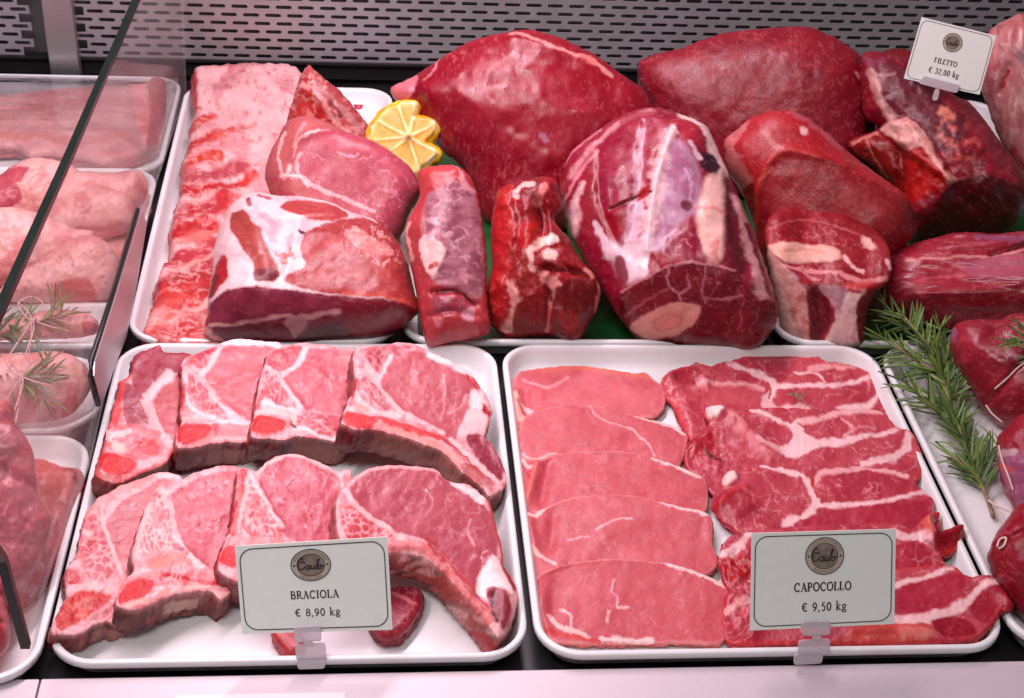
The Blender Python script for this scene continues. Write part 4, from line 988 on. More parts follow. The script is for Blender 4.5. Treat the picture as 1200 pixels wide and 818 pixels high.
cslice('middle marbled slice of the right column with a red split in its fat',
       [(834, 590), (840, 600), (850, 612), (870, 626), (900, 634), (960, 636), (1080, 630), (1098, 620), (1104, 614), (1095, 598), (1095, 586), (1086, 576), (1076, 568), (1067, 556), (1052, 549), (1023, 547), (993, 544), (960, 544), (920, 544), (909, 547), (892, 543), (880, 549), (858, 549), (848, 558), (846, 570), (838, 578)], .021,
       [('p', [(846, 560), (858, 552), (864, 562), (852, 570)], (250, 210, 210)), ('f', [(892, 545), (915, 550), (938, 559), (953, 572)], (4, 8), FW), ('f', [(953, 572), (955, 590), (945, 604), (920, 612)], (10, 12), FW), ('f', [(957, 591), (990, 592), (1040, 586), (1078, 577), (1090, 580)], (9, 6), FW), ('f', [(955, 568), (962, 556), (985, 551), (1030, 550), (1062, 558)], (6, 5), (246, 186, 192)),
        ('p', [(965, 565), (985, 554), (1020, 553), (1058, 560), (1076, 574), (1040, 584), (1000, 589), (976, 585)], CD), ('v', 14, .12, (232, 140, 152), .8, [(970, 560), (1040, 556), (1060, 578), (980, 586)]), ('f', [(953, 562), (956, 572), (958, 582)], 3, (206, 24, 40)),
        ('p', [(930, 614), (948, 606), (995, 596), (1090, 586), (1096, 606), (1080, 626), (960, 630)], (190, 56, 78)), ('f', [(1096, 590), (1098, 606)], 6, (244, 170, 168)), ('p', [(838, 580), (862, 572), (880, 578), (884, 600), (862, 612), (840, 600)], (180, 52, 68), .9), ('f', [(862, 574), (880, 578), (884, 592)], 4, (232, 110, 116)),
        ('f', [(836, 600), (850, 584), (868, 574)], 5, (206, 50, 58))],
       gx=.04, sculpt=[('g', [(836, 600), (852, 582), (872, 574)], 5, .005), ('b', [(846, 590), (872, 580), (886, 594), (862, 612)], 8, .005), ('b', [(846, 558), (860, 552), (864, 564), (852, 570)], 4, .004)])
cslice('fourth marbled slice, half behind the capocollo card, its right end curled up red',
       [(843, 655), (846, 640), (855, 628), (880, 622), (960, 614), (1045, 612), (1070, 618), (1080, 608), (1090, 600), (1102, 600), (1096, 612), (1106, 622), (1118, 616), (1130, 620), (1128, 632), (1118, 646), (1104, 650), (1112, 666), (1100, 684), (1040, 700), (960, 704), (890, 700), (855, 690)], .023,
       [('f', [(846, 650), (866, 640), (876, 626)], 10, FW), ('f', [(1048, 626), (1080, 630), (1095, 638)], 9, FW), ('p', [(1050, 640), (1080, 636), (1092, 648), (1108, 666), (1090, 680), (1050, 690)], (186, 54, 74)), ('net', 22, 1.2, (234, 150, 160), .7, [(1046, 636), (1092, 640), (1108, 666), (1050, 690)]),
        ('f', [(1082, 606), (1086, 622), (1092, 630)], 9, (230, 110, 100)), ('p', [(1088, 630), (1104, 622), (1126, 620), (1128, 632), (1112, 648), (1098, 646)], (176, 38, 54)), ('rim', 4, (216, 60, 56), .9, [(1078, 595), (1140, 595), (1140, 655), (1100, 655)]), ('p', [(844, 660), (866, 652), (884, 660), (880, 676), (852, 680)], (186, 30, 42), .9)],
       sculpt=[('g', [(1084, 602), (1090, 630)], 7, .010), ('g', [(1096, 634), (1128, 622)], 8, .010), ('n', 10, .005, (1, 1), [(843, 650), (884, 646), (884, 684), (846, 684)])])
cslice('nearest marbled slice, widest, its pointed right end over the tray corner',
       [(848, 735), (846, 715), (852, 692), (880, 676), (960, 668), (1050, 664), (1110, 660), (1130, 671), (1140, 675), (1160, 672), (1174, 684), (1188, 706), (1180, 714), (1173, 716), (1160, 735), (1140, 748), (1098, 752), (1040, 753), (940, 753), (860, 754)], .018,
       [('f', [(1166, 682), (1150, 690), (1137, 702), (1112, 718), (1081, 727), (1040, 728)], (10, 17), FW), ('f', [(1046, 686), (1086, 675), (1116, 664)], (8, 6), FW), ('p', [(1044, 692), (1090, 678), (1128, 672), (1128, 690), (1104, 712), (1044, 720)], (190, 52, 76)), ('p', [(1138, 708), (1158, 688), (1176, 690), (1184, 706), (1160, 730), (1140, 722)], (180, 46, 66)),
        ('p', [(1092, 728), (1116, 722), (1140, 732), (1140, 744), (1110, 748), (1100, 740)], (170, 34, 54)), ('p', [(1000, 738), (1040, 732), (1078, 736), (1090, 750), (1000, 752)], (232, 96, 92)), ('p', [(858, 740), (880, 722), (900, 730), (900, 752), (862, 753)], (180, 40, 62), .8), ('rim', 4, (214, 60, 62), .7), ('f', [(1056, 742), (1092, 744)], 8, (240, 150, 140), .6), ('f', [(852, 718), (864, 708), (878, 700)], 8, (244, 180, 182))],
       gy=.06, gx=.075, ref=(858, 752), sculpt=[('g', [(1150, 676), (1186, 708)], 8, .004), ('g', [(1000, 742), (1090, 742)], 8, .004), ('n', 14, .004, (1, 1), [(848, 700), (884, 690), (884, 750), (850, 750)])])

# ------------------------------------------------------------------ back left tray: ribs, pork pieces, lemon
ribs_out = [(225, 78), (231, 73), (248, 72), (267, 70), (302, 68), (326, 69), (346, 72), (354, 80), (356, 92), (346, 125), (335, 160), (322, 200), (308, 250), (290, 310), (275, 360), (262, 396), (238, 397), (212, 397), (187, 398), (167, 388), (168, 378), (173, 366), (176, 356), (181, 343), (181, 331), (187, 313), (191, 302), (197, 300), (199, 283), (199, 262), (206, 232), (210, 222), (211, 204), (214, 182), (221, 158), (223, 141), (227, 126), (226, 100)]
RED = (204, 46, 50); RWARM = (222, 66, 54); RD = (176, 44, 56)
piece('rib_rack', 'long slab of pale fatty pork ribs lying along the glass side of its tray', 'rib rack', ribs_out, flat(200, 392, .034, 0, .03), 'slab', T=.026, r=.012, mat='rib', base=(242, 192, 196), zf=.0085,
      ops=[(o_[0], o_[1], tuple(1.25 * np.array(o_[2])) if np.ndim(o_[2]) else 1.25 * o_[2], o_[3], 1.0, .9) if o_[0] == 'f' and o_[3][1] < 90 else o_ for o_ in [('n', 34, .45, .7, (226, 150, 160), .8), ('n', 16, .5, .7, (244, 200, 202), .7), ('n', 22, .40, .62, (226, 84, 78), .75, [(195, 250), (300, 240), (300, 400), (160, 400)], (.5, 1.6)), ('f', [(254, 108), (264, 94), (284, 80)], 18, (206, 104, 126), .6), ('f', [(240, 78), (290, 74), (310, 70)], 6, (212, 100, 112), .6), ('f', [(227, 80), (229, 110), (226, 128)], 5, (216, 80, 88), .8),
           ('f', [(226, 146), (238, 140), (250, 134)], 6, RWARM, .8), ('f', [(222, 172), (234, 166), (252, 158), (272, 154)], (8, 5), RED, .85), ('f', [(252, 158), (276, 152), (300, 144)], 6, (228, 110, 100), .6), ('f', [(215, 196), (228, 186), (258, 182)], (14, 8), RWARM, .8), ('f', [(213, 214), (236, 206), (262, 200), (286, 194)], (14, 10), (196, 84, 96), .85), ('f', [(210, 224), (240, 222), (280, 214)], (9, 6), RED, .8),
           ('f', [(286, 214), (298, 206)], 9, RWARM, .7), ('f', [(205, 254), (226, 246), (250, 242), (264, 230)], (10, 18), (200, 54, 62), .9), ('f', [(201, 274), (224, 264), (250, 262)], (9, 12), RED, .85), ('f', [(199, 285), (226, 278), (252, 272)], 6, (236, 140, 130), .8), ('f', [(192, 306), (212, 300), (240, 292), (258, 284)], (8, 12), (198, 70, 82), .85), ('f', [(188, 326), (206, 316), (236, 306), (250, 298)], 5, (242, 186, 184), .9),
           ('f', [(184, 336), (206, 328), (236, 320), (246, 312)], (10, 16), RD, .85), ('f', [(180, 352), (206, 344), (240, 340)], (16, 22), (206, 60, 62), .9), ('f', [(176, 364), (200, 356), (236, 350)], (8, 12), (214, 76, 70), .8), ('f', [(206, 376), (226, 366), (246, 352)], 6, (244, 192, 190), .95), ('f', [(172, 372), (190, 364)], 14, (232, 160, 160), .8), ('f', [(186, 392), (216, 384), (244, 376)], (12, 20), (206, 62, 66), .9), ('f', [(240, 372), (246, 388)], 10, (240, 180, 176), .7),
           ('v', 11, .2, (244, 190, 186), .55, [(200, 160), (300, 150), (300, 395), (170, 395)], (.45, 1.9)), ('n', 5, .64, .76, (206, 52, 56), .5, [(224, 100), (350, 80), (320, 200), (210, 220)])]],
      sculpt=[('w', 108, 34, .0022), ('n', 20, .0016, (.6, 1.4)), ('n', 8, .0009)], wall=(222, 84, 84), bulge=.003, jit=1.8)

piece('pork_piece', 'small dark pork piece with fatty streaks propped behind the smooth pink loin', 'pork piece',
      [(362, 76), (369, 82), (384, 95), (400, 108), (420, 132), (438, 157), (436, 176), (400, 190), (365, 180), (340, 160), (336, 142), (343, 117), (352, 90)], up(392, 186, .05, back=.02), 'lump', T=.022, Tb=.04, mat='pork', base=(190, 84, 86),
      ops=[('p', [(343, 128), (360, 118), (380, 128), (388, 150), (366, 148), (345, 140)], (196, 52, 48)), ('p', [(353, 92), (364, 96), (376, 112), (366, 118), (348, 112)], (186, 54, 54)), ('f', [(352, 102), (366, 104), (380, 120), (392, 140), (408, 156)], 5, (230, 160, 160)), ('f', [(372, 100), (396, 124), (424, 152)], 7, (196, 130, 132)), ('v', 11, .2, (230, 170, 170), .6), ('f', [(386, 118), (400, 136)], 3, (120, 60, 70))],
      sculpt=[('n', 14, .003), ('g', [(352, 102), (380, 120), (408, 156)], 5, .003)])

piece('pork_loin', 'smooth pink pork loin with its wide cut face turned to the lemon', 'pork loin',
      [(317, 178), (325, 163), (332, 150), (340, 140), (359, 136), (376, 141), (393, 148), (408, 156), (425, 161), (442, 168), (466, 184), (480, 196), (488, 208), (492, 224), (487, 236), (478, 255), (471, 275), (450, 300), (400, 300), (340, 275), (315, 222), (311, 200)], up(400, 292, .045, tilt=8), 'lump', T=.030, Tb=.045, mat='pork', base=(198, 104, 108), puff=.45,
      ops=[('p', [(348, 196), (358, 172), (382, 160), (400, 157), (442, 168), (470, 187), (490, 212), (488, 236), (470, 276), (430, 290), (380, 250), (352, 214)], (196, 86, 106)), ('v', 18, .08, (234, 160, 176), .7, [(352, 196), (400, 160), (480, 200), (480, 260), (420, 270)]), ('v', 8, .10, (232, 150, 170), .4, [(400, 200), (480, 200), (480, 250), (430, 260)]),
           ('f', [(352, 186), (349, 205), (366, 222), (392, 233), (416, 244), (440, 252)], 3.5, (240, 186, 192)), ('f', [(334, 160), (328, 190), (332, 215)], 3, (240, 186, 188)), ('f', [(340, 200), (334, 216)], 3, (244, 196, 198)), ('f', [(330, 212), (350, 212), (362, 224)], 3, (244, 200, 204)), ('f', [(358, 150), (350, 162), (345, 178)], 3, (232, 160, 162), .8), ('f', [(360, 165), (372, 156)], 3, (240, 180, 180)), ('n', 9, .5, .7, (190, 60, 86), .5, [(315, 205), (350, 210), (380, 235), (320, 235)]), ('f', [(398, 184), (412, 190), (420, 186)], 2, (240, 176, 190), .7)],
      sculpt=[('g', [(345, 190), (352, 168), (385, 156)], 6, .0025), ('n', 30, .0016)])

piece('pork_neck', 'chunky pork neck block with white fat on top and a dark red cut front', 'pork neck',
      [(248, 283), (255, 259), (259, 250), (260, 244), (267, 232), (282, 220), (302, 216), (321, 220), (352, 221), (371, 224), (391, 230), (413, 241), (440, 250), (448, 257), (466, 274), (479, 298), (486, 337), (492, 362), (481, 376), (466, 388), (437, 400), (383, 406), (334, 408), (258, 406), (240, 396), (238, 384), (243, 366), (243, 342), (247, 318)], up(360, 399, .031), 'lump', T=.045, Tb=.06, mat='pork', base=(238, 206, 212), puff=.55, wall=(150, 60, 80),
      ops=[('n', 20, .45, .7, (226, 176, 188), .8), ('p', [(268, 246), (272, 243), (283, 243), (294, 256), (306, 269), (309, 281), (318, 300), (326, 318), (321, 330), (302, 332), (297, 308), (282, 286), (270, 266)], (174, 76, 72)), ('p', [(299, 319), (326, 318), (325, 329), (306, 333)], (122, 20, 38)), ('p', [(258, 300), (265, 302), (268, 326), (256, 342), (244, 350), (248, 328)], (188, 44, 52)), ('f', [(254, 326), (248, 345)], 6, (110, 16, 30)),
           ('p', [(327, 238), (342, 229), (374, 230), (391, 235), (409, 247), (396, 255), (376, 256), (342, 248)], (184, 70, 70)), ('p', [(354, 276), (369, 265), (403, 253), (432, 251), (457, 265), (471, 283), (480, 308), (484, 332), (492, 360), (457, 350), (408, 348), (359, 340), (335, 332), (337, 323), (356, 313), (352, 296)], (174, 64, 68)),
           ('p', [(405, 269), (425, 267), (440, 280), (459, 288), (460, 300), (430, 297), (412, 284)], (232, 176, 176), .55), ('v', 8, .25, (238, 190, 190), .7, [(400, 262), (440, 258), (470, 290), (470, 320), (420, 300)]), ('v', 15, .12, (214, 124, 124), .35, [(352, 290), (430, 255), (480, 310), (480, 345), (360, 335)]), ('n', 14, .5, .7, (196, 88, 84), .5, [(352, 290), (430, 255), (480, 310), (480, 345), (360, 335)]),
           ('n', 5, .5, .62, (222, 84, 84), .8, [(318, 296), (342, 288), (346, 304), (322, 314)]), ('f', [(350, 269), (356, 272)], 4, (70, 30, 40)), ('f', [(305, 248), (318, 262), (320, 280)], 9, (208, 140, 158), .6), ('f', [(288, 228), (290, 236)], 5, (170, 80, 100)), ('f', [(303, 222), (312, 226)], 5, (196, 100, 116)),
           ('p', [(240, 372), (252, 352), (285, 336), (325, 339), (360, 343), (408, 349), (457, 352), (494, 362), (480, 380), (437, 402), (383, 410), (240, 410)], (138, 46, 72)), ('n', 14, .42, .66, (160, 62, 88), .7, [(245, 372), (285, 340), (400, 352), (400, 370), (260, 376)]), ('f', [(246, 380), (280, 380), (315, 374), (340, 370), (352, 372), (402, 366), (418, 360)], (3, 5), (212, 160, 166)), ('p', [(250, 384), (300, 382), (336, 380), (334, 404), (252, 402)], (122, 26, 48)), ('f', [(316, 382), (330, 378), (342, 384), (330, 392), (316, 388)], 2.5, (150, 60, 76)),  # front below the crease: dark cut meat, with its shade put into the colour
           ('p', [(334, 380), (345, 370), (360, 372), (355, 390), (345, 396)], (196, 140, 144)), ('p', [(355, 388), (400, 380), (440, 396), (430, 404), (350, 404)], (84, 10, 24)), ('p', [(405, 352), (460, 356), (488, 366), (462, 386), (420, 396), (400, 375)], (142, 40, 58)), ('f', [(400, 345), (440, 347), (470, 354), (490, 363)], 4, (214, 92, 82)), ('f', [(238, 386), (248, 394), (258, 402)], 9, (230, 170, 172)), ('f', [(262, 340), (290, 334), (330, 336)], 6, (238, 204, 210))],
      sculpt=[('c', [(243, 362), (262, 344), (285, 337), (325, 340), (360, 344), (408, 349), (457, 353), (494, 364)], .75, .45, 5), ('n', 26, .003), ('g', [(285, 246), (300, 275), (314, 320)], 9, .004), ('g', [(350, 262), (336, 320)], 6, -.003), ('g', [(320, 256), (400, 250), (440, 250)], 4, -.002)])

# lemon cut into a flower
LP = [(432, 161), (434, 150), (437, 144), (449, 129), (457, 124), (466, 121), (478, 119), (487, 120), (487, 128), (485, 136), (495, 137), (508, 141), (511, 147), (508, 156), (502, 162), (499, 166), (505, 170), (512, 177), (511, 181), (507, 185), (500, 191), (493, 196), (492, 200), (488, 203), (481, 202), (472, 194), (464, 185), (457, 178), (447, 172), (435, 167)]
cxl, cyl = 479, 161
rad_t = [(466, 121), (487, 124), (510, 145), (512, 178), (491, 200), (457, 178), (434, 164), (440, 140)]
seg_p = []
for i in range(8):
    a = np.array(rad_t[i], float); b2 = np.array(rad_t[(i + 1) % 8], float); c = np.array([cxl, cyl], float)
    m1 = c + (a - c) * .90; m2 = c + (b2 - c) * .90; mid = (a + b2) / 2; cc = c + (mid - c) * .16
    sh = lambda p, q: p + (q - p) * .14
    seg_p.append([tuple(cc), tuple(sh(m1, m2)), tuple(c + (mid - c) * .93), tuple(sh(m2, m1))])
lem_ops = [('rim', 3.2, (250, 234, 190), 1)] + [('p', s_, (228, 170, 52), .9, 1.5) for s_ in seg_p] + [('f', [(cxl, cyl), t_], (3, 2), (244, 222, 170)) for t_ in rad_t] + [('n', 4, .55, .75, (240, 196, 96), .5), ('f', [(433, 150), (437, 166), (450, 174)], 3, (240, 188, 30)), ('f', [(437, 144), (449, 129), (466, 121)], 3, (240, 190, 40))]
piece('lemon', 'yellow lemon cut like a flower tucked between the pork loin and big beef round', 'lemon', LP, up(478, 196, .085, tilt=14, yaw=-6), 'slab', T=.026, r=.003, mat='slice', base=(238, 202, 120), ops=lem_ops, wall=(250, 196, 10), step=1.2, warp=(1.0, 8), jit=.3, bulge=.006,
      parts=[('segment', s_, 'slice') for s_ in seg_p], sculpt=[('g', [(cxl, cyl), t_], 2.2, .0012) for t_ in rad_t] + [('g', [(cxl, cyl)], 8, .003)])
b = MB(); p = U(420, 123, .0076)
b.prism([(p[0] + .010 * math.cos(a) * (1 + .3 * math.sin(3 * a)), p[1] + .014 * math.sin(a), .0073) for a in np.linspace(0, 2 * math.pi, 14, endpoint=False)], np.array([0, 0, .003]))
tag(b.build('meat_scrap', plain('red_scrap', (206, 70, 84), .3, noise=.2), origin=p, smooth=True), 'tiny red meat scrap on the empty corner of the rib tray', 'scrap')

piece('tenderloin', 'long pork tenderloin with silvery skin, its tip hanging over the tray rim', 'tenderloin',
      [(490, 201), (506, 195), (533, 194), (549, 205), (559, 225), (565, 257), (570, 292), (571, 351), (574, 389), (549, 397), (533, 400), (508, 405), (500, 404), (492, 373), (487, 341), (479, 303), (475, 276), (479, 255), (492, 230), (490, 214)], up(510, 404, .034, tilt=6), 'lump', T=.030, Tb=.035, mat='pork', base=(196, 74, 82),
      ops=[('p', [(500, 236), (516, 226), (533, 218), (549, 223), (562, 249), (568, 298), (566, 341), (557, 353), (535, 343), (511, 337), (497, 310), (496, 279)], (188, 124, 142)), ('n', 13, .45, .65, (150, 74, 96), .7, [(500, 240), (550, 225), (566, 300), (560, 345), (512, 335)], (.7, 1.3)), ('v', 12, .16, (226, 176, 190), .7, [(500, 236), (549, 223), (568, 298), (557, 353), (505, 330)], (.7, 1.4)), ('f', [(533, 200), (540, 215), (552, 226)], 8, (226, 160, 170)),
           ('p', [(494, 306), (492, 289), (503, 280), (511, 286), (523, 298), (516, 316), (508, 331), (500, 322)], (244, 206, 206)), ('f', [(505, 318), (511, 316)], 5, (206, 84, 80)), ('f', [(504, 264), (514, 272), (500, 286)], 5, (220, 170, 186)), ('f', [(480, 262), (477, 280), (482, 306)], 3, (240, 180, 172)), ('p', [(494, 204), (530, 196), (536, 214), (500, 232), (490, 236)], (204, 78, 82)), ('f', [(512, 345), (534, 345), (554, 358)], 3, (110, 26, 40)), ('p', [(508, 350), (540, 352), (556, 366), (540, 372), (510, 368)], (170, 76, 96)),
           ('p', [(508, 372), (520, 376), (514, 386)], (226, 150, 160)), ('p', [(540, 372), (556, 362), (552, 380)], (220, 160, 176)), ('n', 20, .45, .7, (178, 50, 58), .6, [(480, 330), (505, 330), (560, 380), (570, 395), (500, 405)])],
      sculpt=[('g', [(508, 346), (534, 346), (556, 360)], 4, -.006), ('g', [(505, 372), (530, 368), (556, 374)], 4, -.004), ('n', 18, .0025), ('b', [(493, 306), (503, 280), (523, 298), (506, 332)], 5, .003), ('g', [(496, 236), (500, 280), (504, 330)], 4, -.002)])

# ------------------------------------------------------------------ beef
piece('beef_chunk', 'folded dark red beef chunk with fat seams between the tenderloin and the shank', 'beef chunk',
      [(580, 225), (594, 213), (621, 206), (648, 205), (656, 225), (658, 244), (650, 257), (667, 279), (680, 303), (697, 322), (704, 341), (699, 365), (690, 378), (680, 400), (664, 403), (648, 396), (637, 394), (600, 399), (586, 392), (573, 376), (569, 346), (576, 311), (574, 271)], up(640, 402, .032), 'lump', T=.040, Tb=.05, mat='beef_cut', base=(160, 28, 40),
      ops=[('n', 14, .45, .68, (130, 16, 30), .8), ('p', [(581, 226), (600, 212), (606, 245), (612, 270), (600, 300), (596, 340), (592, 384), (575, 374), (569, 346), (577, 310), (576, 270)], (190, 46, 50)), ('f', [(603, 230), (611, 220), (624, 214)], 5, (240, 190, 190)), ('f', [(638, 220), (630, 238)], 8, (232, 140, 136)), ('p', [(600, 240), (620, 232), (628, 262), (616, 284), (604, 270)], (158, 38, 46)), ('f', [(632, 244), (636, 262), (633, 282)], 3, (90, 8, 20)), ('p', [(606, 268), (632, 262), (634, 286), (614, 296)], (196, 24, 36), .8),
           ('p', [(602, 292), (620, 300), (630, 336), (618, 346), (600, 332), (598, 306)], (168, 50, 50)), ('v', 7, .25, (120, 20, 26), .6, [(600, 290), (622, 298), (630, 340), (600, 332)]), ('f', [(622, 296), (634, 285), (645, 280)], 8, (242, 200, 192)), ('f', [(622, 298), (624, 318)], 6, (240, 190, 184)), ('f', [(644, 282), (648, 279)], 10, (248, 216, 212)), ('f', [(643, 299), (648, 298)], 10, (248, 210, 206)), ('f', [(646, 306), (660, 314), (664, 320)], 4, (220, 100, 104)),
           ('f', [(636, 328), (648, 332), (654, 344), (640, 362), (640, 386)], (11, 7), (226, 150, 148)), ('f', [(644, 340), (646, 352)], 3, (100, 20, 40)), ('f', [(600, 336), (606, 352), (600, 372), (594, 386)], (10, 12), (232, 166, 162)), ('p', [(606, 358), (636, 344), (640, 384), (604, 394)], (140, 18, 30)), ('p', [(652, 340), (690, 325), (700, 348), (688, 376), (668, 398), (648, 390)], (122, 12, 24)), ('f', [(664, 372), (668, 380)], 14, (190, 60, 64), .7), ('f', [(640, 316), (664, 318), (676, 322)], 3, (84, 6, 16)),
           ('f', [(702, 330), (702, 350), (698, 366)], 4, (220, 160, 156)), ('f', [(686, 318), (694, 324)], 5, (230, 150, 140)), ('n', 5, .6, .75, (226, 110, 100), .5, [(569, 330), (592, 330), (592, 390), (575, 380)])],
      sculpt=[('g', [(632, 238), (636, 262), (634, 290)], 7, -.012), ('g', [(640, 316), (664, 318), (690, 326)], 5, -.007), ('g', [(604, 230), (610, 270), (598, 320), (594, 385)], 5, -.004), ('g', [(644, 330), (644, 356), (640, 390)], 4, -.005), ('n', 16, .005), ('c', [(568, 322), (620, 322), (660, 316), (705, 326)], .25, .35, 8)])

piece('beef_round', 'large smooth dark red beef round at the back, beside the lemon', 'beef round',
      [(458, 103), (472, 96), (487, 88), (500, 79), (513, 71), (543, 52), (577, 41), (613, 35), (640, 39), (667, 49), (700, 66), (727, 86), (760, 113), (766, 160), (736, 215), (690, 262), (620, 275), (572, 262), (556, 228), (541, 196), (522, 180), (510, 166), (496, 146), (482, 126), (464, 118)], up(620, 272, .020, back=.04), 'lump', T=.058, Tb=.085, mat='beef', base=(158, 28, 48), ymax=YP - .02,
      ops=[('n', 40, .42, .66, (150, 26, 48), .8), ('p', [(540, 90), (600, 70), (660, 90), (690, 140), (660, 180), (600, 180), (555, 150)], (178, 46, 66), .6, 14), ('f', [(598, 43), (612, 44), (640, 55), (662, 64), (690, 72), (716, 92)], (3, 4), (228, 160, 158), .85), ('f', [(684, 70), (694, 76)], 7, (230, 140, 136)), ('p', [(456, 103), (488, 90), (490, 104), (478, 118), (464, 118)], (226, 130, 142)), ('f', [(514, 72), (512, 84), (500, 96)], 3, (224, 150, 156), .7),
           ('v', 10, .10, (206, 90, 104), .6, [(500, 130), (560, 150), (640, 200), (740, 150), (700, 250), (560, 240)], (1.8, .5)), ('f', [(636, 162), (640, 168)], 5, (206, 140, 178), .8), ('n', 8, .6, .75, (214, 100, 112), .5, [(520, 60), (600, 45), (640, 60), (560, 90)])],
      sculpt=[('n', 34, .004), ('g', [(598, 46), (640, 58), (690, 76), (740, 108)], 6, .003), ('g', [(486, 92), (492, 118), (500, 140)], 6, -.005)])

